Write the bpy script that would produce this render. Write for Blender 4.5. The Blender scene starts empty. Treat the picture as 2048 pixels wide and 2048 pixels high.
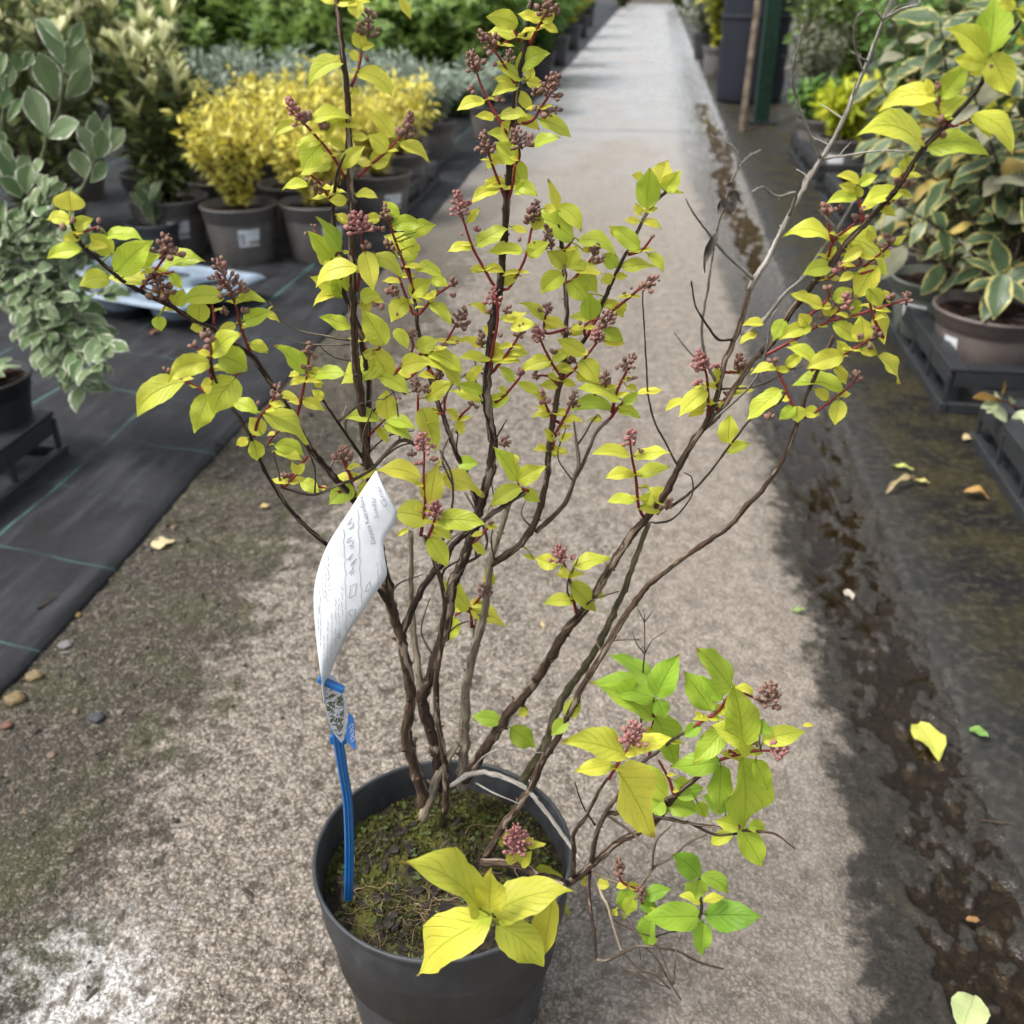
import bpy, bmesh, math, random
import numpy as np
from mathutils import Vector, Matrix, Quaternion
random.seed(7); np.random.seed(7)
S = bpy.context.scene
COL = S.collection
# ------------------------------------------------------------------ camera, sky, sun, exposure
PITCH = math.radians(28.7); PATH = math.radians(7.37); FPX = 2000.0
cam_d = bpy.data.cameras.new('camera'); cam = bpy.data.objects.new('camera', cam_d); COL.objects.link(cam)
cam.location = (0, 0, 1.0); cam.rotation_euler = (math.pi/2 - PITCH, 0, 0)
cam_d.sensor_width = 36.0; cam_d.lens = 36.0*FPX/2048.0
cam_d.clip_start = 0.02; cam_d.clip_end = 400
cam_d.dof.use_dof = True; cam_d.dof.focus_distance = 0.80; cam_d.dof.aperture_fstop = 8.0
S.camera = cam
W = bpy.data.worlds.new('World'); S.world = W; W.use_nodes = True
SUN_EL, SUN_AZ = math.radians(58), math.radians(250)
nt = W.node_tree; nt.nodes.clear()
sky = nt.nodes.new('ShaderNodeTexSky'); sky.sky_type = 'NISHITA'; sky.sun_disc = False
sky.sun_elevation = SUN_EL; sky.sun_rotation = SUN_AZ; sky.air_density = 1.0; sky.dust_density = 4.0; sky.ozone_density = 1.0
hs = nt.nodes.new('ShaderNodeHueSaturation'); hs.inputs['Saturation'].default_value = 0.30
bg = nt.nodes.new('ShaderNodeBackground'); bg.inputs['Strength'].default_value = 0.13
wo = nt.nodes.new('ShaderNodeOutputWorld')
nt.links.new(sky.outputs[0], hs.inputs['Color']); nt.links.new(hs.outputs[0], bg.inputs['Color']); nt.links.new(bg.outputs[0], wo.inputs['Surface'])
sun_d = bpy.data.lights.new('sun', 'SUN'); sun_d.energy = 1.4; sun_d.angle = math.radians(14); sun_d.color = (1.0, 0.95, 0.88)
sun = bpy.data.objects.new('sun', sun_d); COL.objects.link(sun)
_sd = Vector((math.sin(SUN_AZ)*math.cos(SUN_EL), math.cos(SUN_AZ)*math.cos(SUN_EL), math.sin(SUN_EL)))
sun.rotation_euler = _sd.to_track_quat('Z', 'Y').to_euler(); sun.location = (0, 0, 6)
S.view_settings.view_transform = 'Standard'; S.view_settings.look = 'None'
S.view_settings.exposure = 1.2; S.view_settings.gamma = 1.0; S.view_settings.use_curve_mapping = False
S.render.engine = 'CYCLES'
S.cycles.use_denoising = True
S.cycles.max_bounces = 5; S.cycles.diffuse_bounces = 3; S.cycles.glossy_bounces = 2; S.cycles.transmission_bounces = 3; S.cycles.transparent_max_bounces = 6
S.cycles.use_adaptive_sampling = True; S.cycles.adaptive_threshold = 0.03
S.cycles.caustics_reflective = False; S.cycles.caustics_refractive = False

# ------------------------------------------------------------------ geometry helpers
CP, SP = math.cos(PITCH), math.sin(PITCH); CA, SA = math.cos(PATH), math.sin(PATH)
def ray(px, py):
    x = (px-1024)/FPX; y = -(py-1024)/FPX
    return Vector((x, CP+y*SP, -SP+y*CP))
def at(px, py, Y):
    d = ray(px, py); t = Y/d.y
    return Vector((d.x*t, Y, 1+d.z*t))
def gnd(px, py, Z=0.0):
    d = ray(px, py); t = (Z-1)/d.z
    return Vector((d.x*t, d.y*t, Z))
def zdepth(P): return P.y*CP + (1-P.z)*SP          # distance along the view axis
def UV(u, v, z=0.0):                                # path coordinates -> world
    return Vector((u*CA+v*SA, -u*SA+v*CA, z))
def toUV(P): return (P.x*CA-P.y*SA, P.x*SA+P.y*CA)

WLOC = {}
def empty(name, loc, label=None, cat=None, group=None, rz=0):
    o = bpy.data.objects.new(name, None); COL.objects.link(o); o.location = loc; o.rotation_euler = (0, 0, rz)
    o.empty_display_size = 0.05; WLOC[o] = Vector(loc)
    if label: tag(o, label, cat, group)
    return o
def tag(o, label=None, cat=None, group=None, kind=None):
    if label: o['label'] = label
    if cat: o['category'] = cat
    if group: o['group'] = group
    if kind: o['kind'] = kind
    return o
def link(name, me, mat=None, parent=None, loc=None):
    """mesh in world coordinates (loc None) or relative to loc; parents here are never rotated at build time"""
    o = bpy.data.objects.new(name, me); COL.objects.link(o)
    if mat is not None and len(me.materials) == 0: me.materials.append(mat)
    w = Vector(loc) if loc is not None else Vector((0, 0, 0)); WLOC[o] = w
    if parent is not None:
        o.parent = parent; o.location = w - WLOC[parent]
    else: o.location = w
    return o
def mesh(name, V, F, uv=None, smooth=True):
    me = bpy.data.meshes.new(name)
    me.from_pydata([tuple(v) for v in V], [], [tuple(f) for f in F])
    if uv is not None:
        l = me.uv_layers.new(name='UVMap'); idx = np.zeros(len(me.loops), dtype=np.int32); me.loops.foreach_get('vertex_index', idx)
        l.data.foreach_set('uv', np.asarray(uv, dtype=np.float32)[idx].ravel())
    if smooth: me.polygons.foreach_set('use_smooth', [True]*len(me.polygons))
    me.update(); return me
class MB:
    def __init__(s): s.V = []; s.F = []; s.U = []
    def add(s, V, F, U=None):
        n = len(s.V); s.V.extend([tuple(v) for v in V]); s.F.extend([tuple(i+n for i in f) for f in F])
        s.U.extend([tuple(u) for u in U] if U is not None else [(0, 0)]*len(V))
    def box(s, c, sz, M=None):
        x, y, z = [k/2 for k in sz]; c = Vector(c)
        P = [Vector((sx*x, sy*y, sz_*z)) for sx in (-1, 1) for sy in (-1, 1) for sz_ in (-1, 1)]
        if M is not None: P = [M @ p for p in P]
        s.add([c+p for p in P], [(0,1,3,2),(4,6,7,5),(0,4,5,1),(2,3,7,6),(0,2,6,4),(1,5,7,3)])
    def prism(s, bottom, top):
        n = len(bottom); s.add(list(bottom)+list(top), [tuple(range(n-1, -1, -1)), tuple(range(n, 2*n))]+[(i, (i+1) % n, n+(i+1) % n, n+i) for i in range(n)])
    def build(s, name, mat=None, parent=None, loc=None, smooth=False):
        V = s.V
        if loc is not None: V = [Vector(v)-Vector(loc) for v in V]
        return link(name, mesh(name, V, s.F, s.U, smooth), mat, parent, loc)
def lathe(prof, seg=40, cap=False):
    V = []; F = []; U = []; n = len(prof)
    for i in range(seg):
        a = 2*math.pi*i/seg; c, s_ = math.cos(a), math.sin(a)
        for j, (r, z) in enumerate(prof): V.append((r*c, r*s_, z)); U.append((i/seg, z))
    for i in range(seg):
        k = (i+1) % seg
        for j in range(n-1): F.append((i*n+j, k*n+j, k*n+j+1, i*n+j+1))
    if cap: F.append(tuple(i*n for i in range(seg-1, -1, -1)))
    return V, F, U
def catmull(P, step):
    P = [np.array(p, float) for p in P]
    if len(P) == 2:
        n = max(2, int(np.linalg.norm(P[1]-P[0])/step)+1); return [P[0]+(P[1]-P[0])*i/n for i in range(n+1)]
    Q = [2*P[0]-P[1]]+P+[2*P[-1]-P[-2]]; out = []
    for i in range(1, len(Q)-2):
        p0, p1, p2, p3 = Q[i-1:i+3]; n = max(1, int(np.linalg.norm(p2-p1)/step))
        for k in range(n):
            t = k/n; out.append(.5*((2*p1)+(-p0+p2)*t+(2*p0-5*p1+4*p2-p3)*t*t+(-p0+3*p1-3*p2+p3)*t**3))
    out.append(P[-1]); return out
def tube(P, R, seg=7, uv0=0.0, bump=0.0, cap=True):
    """P list of Vector, R radii -> V,F,U"""
    n = len(P); V = []; F = []; U = []
    T = [(P[min(i+1, n-1)]-P[max(i-1, 0)]).normalized() for i in range(n)]
    a = T[0].orthogonal().normalized(); L = uv0
    for i in range(n):
        if i: L += (P[i]-P[i-1]).length
        a = (a - T[i]*a.dot(T[i])).normalized(); b = T[i].cross(a)
        for k in range(seg):
            th = 2*math.pi*k/seg; r = R[i]*(1+bump*random.uniform(-1, 1))
            V.append(P[i]+(a*math.cos(th)+b*math.sin(th))*r); U.append((k/seg, L))
    for i in range(n-1):
        for k in range(seg):
            k2 = (k+1) % seg; F.append((i*seg+k, i*seg+k2, (i+1)*seg+k2, (i+1)*seg+k))
    if cap:
        F.append(tuple(range(seg-1, -1, -1))); F.append(tuple((n-1)*seg+k for k in range(seg)))
    return V, F, U
# numpy value noise
def _h(ix, iy, seed):
    n = (ix.astype(np.int64)*374761393 + iy.astype(np.int64)*668265263 + seed*1442695041) & 0xffffffff
    n = ((n ^ (n >> 13))*1274126177) & 0xffffffff
    return ((n ^ (n >> 16)) & 0xffff)/65535.0
def vnoise(x, y, seed=0):
    x = np.asarray(x, float); y = np.asarray(y, float); ix = np.floor(x); iy = np.floor(y); fx = x-ix; fy = y-iy
    fx = fx*fx*(3-2*fx); fy = fy*fy*(3-2*fy)
    a = _h(ix, iy, seed); b = _h(ix+1, iy, seed); c = _h(ix, iy+1, seed); d = _h(ix+1, iy+1, seed)
    return (a*(1-fx)+b*fx)*(1-fy)+(c*(1-fx)+d*fx)*fy
def fbm(x, y, seed=0, o=3):
    s = 0; a = .5; n = 0
    for i in range(o): s = s+a*vnoise(x*2**i, y*2**i, seed+i*17); n += a; a *= .5
    return s/n

# ------------------------------------------------------------------ material helpers
class NT:
    def __init__(s, name):
        s.m = bpy.data.materials.new(name); s.m.use_nodes = True; s.t = s.m.node_tree; s.t.nodes.clear()
        s.out = s.t.nodes.new('ShaderNodeOutputMaterial')
    def n(s, ty, **kw):
        o = s.t.nodes.new(ty)
        for k, v in kw.items(): setattr(o, k, v)
        return o
    def set(s, sock, v):
        if hasattr(v, 'outputs'): v = v.outputs[0]
        if isinstance(v, bpy.types.NodeSocket): s.t.links.new(v, sock)
        else:
            if isinstance(v, (tuple, list)) and len(v) == 3 and sock.type == 'RGBA': v = (*v, 1)
            sock.default_value = v
    def math(s, op, a, b=None, c=None, clamp=False):
        o = s.n('ShaderNodeMath', operation=op, use_clamp=clamp)
        for i, v in enumerate((a, b, c)):
            if v is not None: s.set(o.inputs[i], v)
        return o.outputs[0]
    def mix(s, f, a, b, mode='MIX'):
        o = s.n('ShaderNodeMix', data_type='RGBA', blend_type=mode); o.clamp_factor = True
        s.set(o.inputs[0], f); s.set(o.inputs[6], a); s.set(o.inputs[7], b); return o.outputs[2]
    def ramp(s, f, lo, hi, a=0.0, b=1.0):
        o = s.n('ShaderNodeMapRange', interpolation_type='SMOOTHSTEP'); s.set(o.inputs[0], f)
        s.set(o.inputs[1], lo); s.set(o.inputs[2], hi); s.set(o.inputs[3], a); s.set(o.inputs[4], b); return o.outputs[0]
    def coord(s, which='Object'): return s.n('ShaderNodeTexCoord').outputs[which]
    def xyz(s, v):
        o = s.n('ShaderNodeSeparateXYZ'); s.set(o.inputs[0], v); return o.outputs
    def comb(s, x, y, z=0.0):
        o = s.n('ShaderNodeCombineXYZ')
        for i, v in enumerate((x, y, z)): s.set(o.inputs[i], v)
        return o.outputs[0]
    def scale(s, v, sc):
        o = s.n('ShaderNodeVectorMath', operation='MULTIPLY'); s.set(o.inputs[0], v); o.inputs[1].default_value = sc; return o.outputs[0]
    def noise(s, v, sc, det=3, rough=.55, dist=0.0, col=False):
        o = s.n('ShaderNodeTexNoise'); s.set(o.inputs['Vector'], v); o.inputs['Scale'].default_value = sc
        o.inputs['Detail'].default_value = det; o.inputs['Roughness'].default_value = rough; o.inputs['Distortion'].default_value = dist
        return o.outputs['Color' if col else 'Fac']
    def vor(s, v, sc, feat='F1'):
        o = s.n('ShaderNodeTexVoronoi', feature=feat); s.set(o.inputs['Vector'], v); o.inputs['Scale'].default_value = sc; return o.outputs['Distance']
    def bump(s, h, st=.5, d=.002, prev=None):
        o = s.n('ShaderNodeBump'); s.set(o.inputs['Height'], h); s.set(o.inputs['Strength'], st); o.inputs['Distance'].default_value = d
        if prev is not None: s.set(o.inputs['Normal'], prev)
        return o.outputs[0]
    def bsdf(s, col, rough=.6, spec=.4, nrm=None, **kw):
        o = s.n('ShaderNodeBsdfPrincipled'); s.set(o.inputs['Base Color'], col); s.set(o.inputs['Roughness'], rough)
        s.set(o.inputs['Specular IOR Level'], spec)
        if nrm is not None: s.set(o.inputs['Normal'], nrm)
        for k, v in kw.items(): s.set(o.inputs[k], v)
        return o.outputs[0]
    def surf(s, sh): s.t.links.new(sh, s.out.inputs['Surface']); return s.m
    def leafshader(s, col, rough=.5, spec=.3, nrm=None, trans=.3):
        p = s.bsdf(col, rough, spec, nrm); t = s.n('ShaderNodeBsdfTranslucent'); s.set(t.inputs[0], s.mix(.35, col, (.6, .6, .05), 'MULTIPLY') if False else col)
        if nrm is not None: s.set(t.inputs['Normal'], nrm)
        o = s.n('ShaderNodeMixShader'); o.inputs[0].default_value = trans
        s.t.links.new(p, o.inputs[1]); s.t.links.new(t.outputs[0], o.inputs[2]); return s.surf(o.outputs[0])

def m_simple(name, col, rough=.6, spec=.4, var=.12, sc=40, bump=.0):
    t = NT(name); c = t.coord('Object'); n = t.noise(c, sc, 4)
    col2 = tuple(k*(1-var*1.6) for k in col); col1 = tuple(min(1, k*(1+var)) for k in col)
    return t.surf(t.bsdf(t.mix(t.ramp(n, .3, .7), col2, col1), rough, spec, t.bump(n, .4, bump) if bump else None))

def m_leaf(name, base=None, alt=None, vein=.10, trans=.3, rough=.45, edge=None, edge_w=.72, spotted=True, uvscale=1, tipcol=None):
    """leaf: uv.x across (0..1), uv.y along. colour from the object (base None) or between base and alt per leaf"""
    t = NT(name); uv = t.xyz(t.coord('UV')); oc = t.coord('Object')
    if base is None:
        col = t.n('ShaderNodeObjectInfo').outputs['Color']
    else:
        r = t.n('ShaderNodeNewGeometry').outputs['Random Per Island']; rr = t.n('ShaderNodeObjectInfo').outputs['Random']
        f = t.math('FRACT', t.math('ADD', r, rr)); col = t.mix(f, base, alt or base)
    mid = t.math('ABSOLUTE', t.math('SUBTRACT', uv[0], .5))
    lat = t.math('SUBTRACT', t.math('MULTIPLY', uv[1], 6.5), t.math('MULTIPLY', mid, 5.0))
    lat = t.math('ABSOLUTE', t.math('SUBTRACT', t.math('FRACT', lat), .5))
    latm = t.ramp(lat, .0, .10, 1, 0)
    midm = t.ramp(mid, .0, .035, 1, 0)
    vm = t.math('MAXIMUM', midm, t.math('MULTIPLY', latm, t.ramp(t.noise(oc, 70, 2), .35, .65, .25, .8)))
    if tipcol: col = t.mix(t.ramp(uv[1], .35, .95), col, tipcol)
    big = t.noise(oc, 55, 3); fine = t.noise(oc, 400, 3)
    col = t.mix(t.ramp(big, .35, .75, 0, .40), col, t.mix(1.0, col, (.80, .95, .85), 'MULTIPLY'))
    col = t.mix(t.math('MULTIPLY', fine, .25), col, t.mix(1.0, col, (.86, .88, .82), 'MULTIPLY'))
    if edge:
        e = t.math('ADD', t.math('MULTIPLY', mid, 2), t.math('MULTIPLY', t.math('SUBTRACT', t.noise(oc, 55, 3), .5), .75))
        e = t.math('MAXIMUM', e, t.math('MULTIPLY', t.ramp(uv[1], .86, 1.0), 1.0))
        col = t.mix(t.ramp(e, edge_w-.05, edge_w+.05), col, edge)
    col = t.mix(t.math('MULTIPLY', vm, min(1, vein*4.0)), col, t.mix(1.0, col, (.55, .68, .45), 'MULTIPLY'))
    if spotted:
        tipn = t.math('MULTIPLY', t.ramp(t.math('ADD', uv[1], t.math('MULTIPLY', t.math('SUBTRACT', big, .5), .25)), .90, .97), t.math('GREATER_THAN', t.n('ShaderNodeObjectInfo').outputs['Random'], .55)); col = t.mix(t.math('MULTIPLY', tipn, .8), col, (.36, .22, .07))
        sp = t.ramp(t.noise(oc, 160, 2, .4), .74, .80)
        col = t.mix(t.math('MULTIPLY', sp, .5), col, (.16, .10, .03))
    h = t.math('SUBTRACT', t.math('MULTIPLY', fine, .3), vm)
    return t.leafshader(col, rough, .35, t.bump(h, .5, .0012), trans)

def m_bark(name, dark, light, peel, roughv=.85):
    t = NT(name); uv = t.xyz(t.coord('UV'))
    v = t.comb(t.math('MULTIPLY', uv[0], 9.0), t.math('MULTIPLY', uv[1], 60.0), 0.0)
    n = t.noise(v, 1.0, 4, .6, .4); v2 = t.comb(t.math('MULTIPLY', uv[0], 26.0), t.math('MULTIPLY', uv[1], 110.0), 3.0); n2 = t.noise(v2, 1.0, 3)
    v3 = t.comb(t.math('MULTIPLY', uv[0], 4.0), t.math('MULTIPLY', uv[1], 22.0), 7.0); n3 = t.noise(v3, 1.0, 2, .5, .8)
    col = t.mix(t.ramp(n, .3, .7), dark, light)
    col = t.mix(t.ramp(n3, .56, .62), col, peel)
    col = t.mix(t.ramp(n2, .52, .75, 0, .75), col, tuple(k*.35 for k in dark))
    h = t.math('ADD', t.math('MULTIPLY', n2, .7), n)
    return t.surf(t.bsdf(col, roughv, .25, t.bump(h, .8, .0015)))
# ------------------------------------------------------------------ the setting
def uvobj(name, V, F, mat, uv=None, smooth=True):
    """mesh in path coordinates (local x = across, y = along the path)"""
    o = bpy.data.objects.new(name, mesh(name, V, F, uv, smooth)); COL.objects.link(o)
    o.rotation_euler = (0, 0, -PATH); o.data.materials.append(mat); tag(o, kind='structure'); return o
def grid(us, vs, zf):
    U, Vv = np.meshgrid(us, vs); Z = zf(U, Vv); n = len(us); m = len(vs)
    P = np.stack([U.ravel(), Vv.ravel(), Z.ravel()], 1)
    i = np.arange((m-1)*(n-1)); r = i//(n-1); c = i % (n-1); a = r*n+c
    F = np.stack([a, a+1, a+n+1, a+n], 1)
    return P, F, Z
def fastmesh(name, P, F):
    me = bpy.data.meshes.new(name); me.vertices.add(len(P)); me.vertices.foreach_set('co', np.asarray(P, np.float32).ravel())
    k = F.shape[1]; me.loops.add(F.size); me.loops.foreach_set('vertex_index', F.astype(np.int32).ravel())
    me.polygons.add(len(F)); me.polygons.foreach_set('loop_start', np.arange(len(F), dtype=np.int32)*k)
    me.polygons.foreach_set('use_smooth', np.ones(len(F), bool)); me.update(calc_edges=True); me.validate(); return me

# concrete
def concrete_mat():
    t = NT('worn_concrete'); c = t.coord('Object'); x = t.xyz(c); u, v = x[0], x[1]
    hg = t.n('ShaderNodeAttribute', attribute_name='relief').outputs['Fac']
    n_big = t.noise(c, 5.0, 4, .6); n_mid = t.noise(c, 28, 4, .6); n_f = t.noise(c, 170, 4, .65); n_ff = t.noise(c, 520, 2)
    stones = t.vor(c, 95)
    wv = t.n('ShaderNodeVectorMath', operation='ADD'); t.set(wv.inputs[0], c); t.set(wv.inputs[1], t.scale(t.noise(c, 120, 2, col=True), (.006, .006, .006)))
    def cells(sc):
        o = t.n('ShaderNodeTexVoronoi', feature='F1'); t.set(o.inputs['Vector'], wv.outputs[0]); o.inputs['Scale'].default_value = sc; return t.xyz(o.outputs['Color'])[0], o.outputs['Distance']
    r1, d1 = cells(210); r2, d2 = cells(85); r3, d3 = cells(430)
    n_g = t.math('ADD', t.math('MULTIPLY', r1, .42), t.math('ADD', t.math('MULTIPLY', r2, .28), t.math('MULTIPLY', r3, .30)))
    n_g = t.math('ADD', n_g, t.math('MULTIPLY', t.math('SUBTRACT', n_f, .5), .9))
    col = t.mix(t.ramp(n_g, .22, .62), (.082, .066, .049), (.295, .255, .208))
    col = t.mix(t.ramp(n_g, .58, .86, 0, .85), col, (.43, .385, .33))
    col = t.mix(t.ramp(d1, .40, .62, 0, .55), col, (.05, .041, .031))
    col = t.mix(t.ramp(n_mid, .52, .70, 0, .35), col, (.33, .298, .258))
    col = t.mix(t.ramp(n_mid, .44, .30, 0, .40), col, (.13, .11, .09))
    col = t.mix(t.ramp(stones, .05, .22, .45, 0), col, (.42, .385, .34))
    col = t.mix(t.ramp(n_ff, .52, .70, 0, .45), col, (.07, .06, .048))
    col = t.mix(t.ramp(hg, .34, .06, 0, .85), col, (.055, .046, .036))
    smo = t.math('MULTIPLY', t.ramp(t.math('ADD', u, t.math('MULTIPLY', t.math('SUBTRACT', n_big, .5), .7)), -.30, .22), .50); col = t.mix(smo, col, t.mix(t.ramp(n_mid, .3, .7), (.19, .162, .131), (.315, .275, .23)))
    # bare pale patch by the pot
    dx = t.math('SUBTRACT', u, -.60); dy = t.math('SUBTRACT', v, .60)
    d = t.math('SQRT', t.math('ADD', t.math('MULTIPLY', dx, dx), t.math('MULTIPLY', t.math('MULTIPLY', dy, dy), .8)))
    d = t.math('ADD', d, t.math('MULTIPLY', t.math('SUBTRACT', n_mid, .5), .22))
    pale = t.math('MULTIPLY', t.ramp(d, .08, .17, 1, 0), t.ramp(hg, .2, .45, .15, 1))
    col = t.mix(t.math('MULTIPLY', pale, .9), col, t.mix(t.ramp(n_f, .35, .65), (.20, .19, .175), (.66, .65, .63)))
    # soil and algae washed against the fabric
    dl = t.math('ADD', u, t.math('MULTIPLY', t.math('SUBTRACT', n_big, .5), .50))
    dl = t.math('ADD', dl, t.math('MULTIPLY', t.math('SUBTRACT', n_mid, .5), .34))
    dirt = t.math('MULTIPLY', t.ramp(dl, -.56, -.68), t.ramp(v, 3.4, 7.0, 1, .35))
    dcol = t.mix(t.ramp(t.noise(c, 9, 3), .42, .66), (.033, .027, .019), (.036, .036, .013))
    dcol = t.mix(t.ramp(n_g, .62, .95), dcol, (.105, .088, .064))
    col = t.mix(t.math('MULTIPLY', dirt, t.ramp(n_g, .35, .9, .98, .70)), col, dcol)
    # damp, algae dark gutter side
    w = t.math('ADD', u, t.math('MULTIPLY', t.math('SUBTRACT', n_big, .5), .16))
    w = t.math('ADD', w, t.math('MULTIPLY', t.math('SUBTRACT', n_mid, .5), .16)); w = t.math('ADD', w, t.math('MULTIPLY', t.math('SUBTRACT', n_f, .5), .07))
    w = t.math('ADD', w, t.math('MULTIPLY', t.ramp(v, 2.5, 7.0), .10))
    wet = t.ramp(w, .275, .33)
    wcol = t.mix(t.ramp(n_f, .4, .62), (.007, .006, .0042), (.021, .0185, .0145))
    wcol = t.mix(t.ramp(t.noise(c, 14, 3), .55, .75, 0, .6), wcol, (.040, .036, .013)); bed = t.math('MULTIPLY', t.ramp(t.math('ABSOLUTE', t.math('SUBTRACT', u, .43)), .10, .03), t.ramp(n_mid, .35, .6)); wcol = t.mix(t.math('MULTIPLY', bed, .45), wcol, (.014, .0105, .006))
    col = t.mix(t.math('MULTIPLY', wet, .93), col, wcol)
    # rain damp far along the path, its pale bluish sky reflection painted into the colour
    fw = t.math('MULTIPLY', t.ramp(v, 3.4, 8.5), t.ramp(t.noise(t.scale(c, (.8, .5, 1)), 2.6, 4), .34, .56))
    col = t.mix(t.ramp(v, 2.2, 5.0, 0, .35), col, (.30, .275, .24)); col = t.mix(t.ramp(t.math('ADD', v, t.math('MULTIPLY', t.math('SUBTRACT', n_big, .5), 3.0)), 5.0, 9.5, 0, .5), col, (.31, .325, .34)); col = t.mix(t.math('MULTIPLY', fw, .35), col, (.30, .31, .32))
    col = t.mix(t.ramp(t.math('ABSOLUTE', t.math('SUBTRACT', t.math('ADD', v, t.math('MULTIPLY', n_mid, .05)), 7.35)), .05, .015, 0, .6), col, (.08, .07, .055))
    rough = t.math('SUBTRACT', .88, t.math('MAXIMUM', t.math('MULTIPLY', wet, t.ramp(n_mid, .40, .62, .72, .52)), t.math('MULTIPLY', fw, .64)))
    h = t.math('ADD', t.math('MULTIPLY', n_f, 1.0), t.math('MULTIPLY', n_ff, .4)); h = t.math('SUBTRACT', h, t.math('MULTIPLY', d1, 1.0)); h = t.math('ADD', h, t.math('MULTIPLY', r1, .7))
    bst = t.ramp(v, 3.0, 9.0, .75, .12)
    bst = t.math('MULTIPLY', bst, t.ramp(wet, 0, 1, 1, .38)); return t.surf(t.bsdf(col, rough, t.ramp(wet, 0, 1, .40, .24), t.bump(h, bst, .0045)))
us = np.concatenate([np.linspace(-1.02, -.80, 30, endpoint=False), np.linspace(-.80, .52, 330)])
vs = [.30]
while vs[-1] < 32: vs.append(vs[-1]+max(.0042, .0042*(vs[-1]/1.1)**1.75))
vs = np.array(vs)
RELIEF = {}
def path_z(u, v):
    a = fbm(u*95, v*95, 1, 2); b = fbm(u*42, v*42, 5, 3); c = fbm(u*9, v*9, 9, 3)
    near = np.clip(1.6-v/3.5, .25, 1)
    RELIEF['a'] = np.clip(.5*a+.5*b, 0, 1)
    z = (a-.5)*.0060*near + (b-.5)*.0055*near + (c-.5)*.008
    gut = np.exp(-((u-.43-.02*np.sin(v*2.1))/.085)**2); bumps = fbm(u*60, v*34, 21, 3)-.5
    z = z - gut*.012 + gut*bumps*.026
    return z
P, F, Z = grid(us, vs, path_z)
me = fastmesh('concrete_path', P, F); at_ = me.attributes.new('relief', 'FLOAT', 'POINT'); r_ = RELIEF['a'].ravel(); r_ = np.clip((r_-.5)*1.6+.5, 0, 1)
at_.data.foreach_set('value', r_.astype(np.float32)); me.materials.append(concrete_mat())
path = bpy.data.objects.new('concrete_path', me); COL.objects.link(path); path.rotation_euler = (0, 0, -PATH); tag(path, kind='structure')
def PZ(u, v): return float(path_z(np.array([[u]]), np.array([[v]]))[0, 0])

# standing water in the gutter
t = NT('gutter_water'); c = t.coord('Object'); n = t.noise(c, 14, 2)
tr = t.n('ShaderNodeBsdfTransparent'); t.set(tr.inputs[0], (.74, .64, .49)); gl = t.n('ShaderNodeBsdfGlossy'); gl.inputs['Roughness'].default_value = .03; nb = t.bump(n, .06, .003); t.set(gl.inputs['Normal'], nb)
fz = t.n('ShaderNodeFresnel'); fz.inputs[0].default_value = 1.33; t.set(fz.inputs['Normal'], nb); mx = t.n('ShaderNodeMixShader'); t.t.links.new(fz.outputs[0], mx.inputs[0]); t.t.links.new(tr.outputs[0], mx.inputs[1]); t.t.links.new(gl.outputs[0], mx.inputs[2]); wm = t.surf(mx.outputs[0])
P, F, Z = grid(np.linspace(.27, .515, 10), np.linspace(.45, 9.0, 60), lambda u, v: -.0088+0*u)
puddle = bpy.data.objects.new('puddle_water', fastmesh('puddle_water', P, F)); COL.objects.link(puddle); puddle.data.materials.append(wm)
puddle.rotation_euler = (0, 0, -PATH); tag(puddle, kind='structure')

# mossy mat on the right of the gutter
t = NT('mossy_mat'); c = t.coord('Object'); x = t.xyz(c)
n1 = t.noise(c, 7, 4, .6); n2 = t.noise(c, 60, 4, .65); n3 = t.noise(c, 260, 3)
col = t.mix(t.ramp(n1, .38, .62), (.010, .010, .0095), (.023, .020, .0075))
col = t.mix(t.ramp(n2, .45, .75, 0, .7), col, (.070, .058, .036)); col = t.mix(t.ramp(n3, .6, .8, 0, .6), col, (.13, .12, .10))
weave = t.math('MULTIPLY', t.math('SINE', t.math('MULTIPLY', x[0], 2600)), t.math('SINE', t.math('MULTIPLY', x[1], 2600)))
edge = t.ramp(x[0], .66, .52)
col = t.mix(t.math('MULTIPLY', edge, .8), col, t.mix(t.ramp(n2, .4, .7), (.026, .026, .025), (.055, .053, .047)))
hh = t.math('ADD', t.math('MULTIPLY', n2, 1.2), t.math('ADD', t.math('MULTIPLY', n3, .4), t.math('MULTIPLY', weave, .12)))
mm = t.surf(t.bsdf(col, t.ramp(n1, .4, .6, .34, .72), .18, t.bump(hh, .6, .003)))
vs2 = [.30]
while vs2[-1] < 34: vs2.append(vs2[-1]+max(.012, .012*vs2[-1]**1.5))
def mat_z(u, v):
    k = np.clip((u-.50)/.03, 0, 1)
    return -.016+k*.020+(fbm(u*14, v*14, 31, 3)-.5)*.008*k+(fbm(u*60, v*60, 33, 2)-.5)*.003
P, F, Z = grid(np.concatenate([np.linspace(.497, .54, 8, endpoint=False), np.linspace(.54, 1.4, 70, endpoint=False), np.linspace(1.4, 14, 12)]), np.array(vs2), mat_z)
wmat = bpy.data.objects.new('weed_mat', fastmesh('weed_mat', P, F)); COL.objects.link(wmat); wmat.data.materials.append(mm); wmat.rotation_euler = (0, 0, -PATH); tag(wmat, kind='structure')

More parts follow.
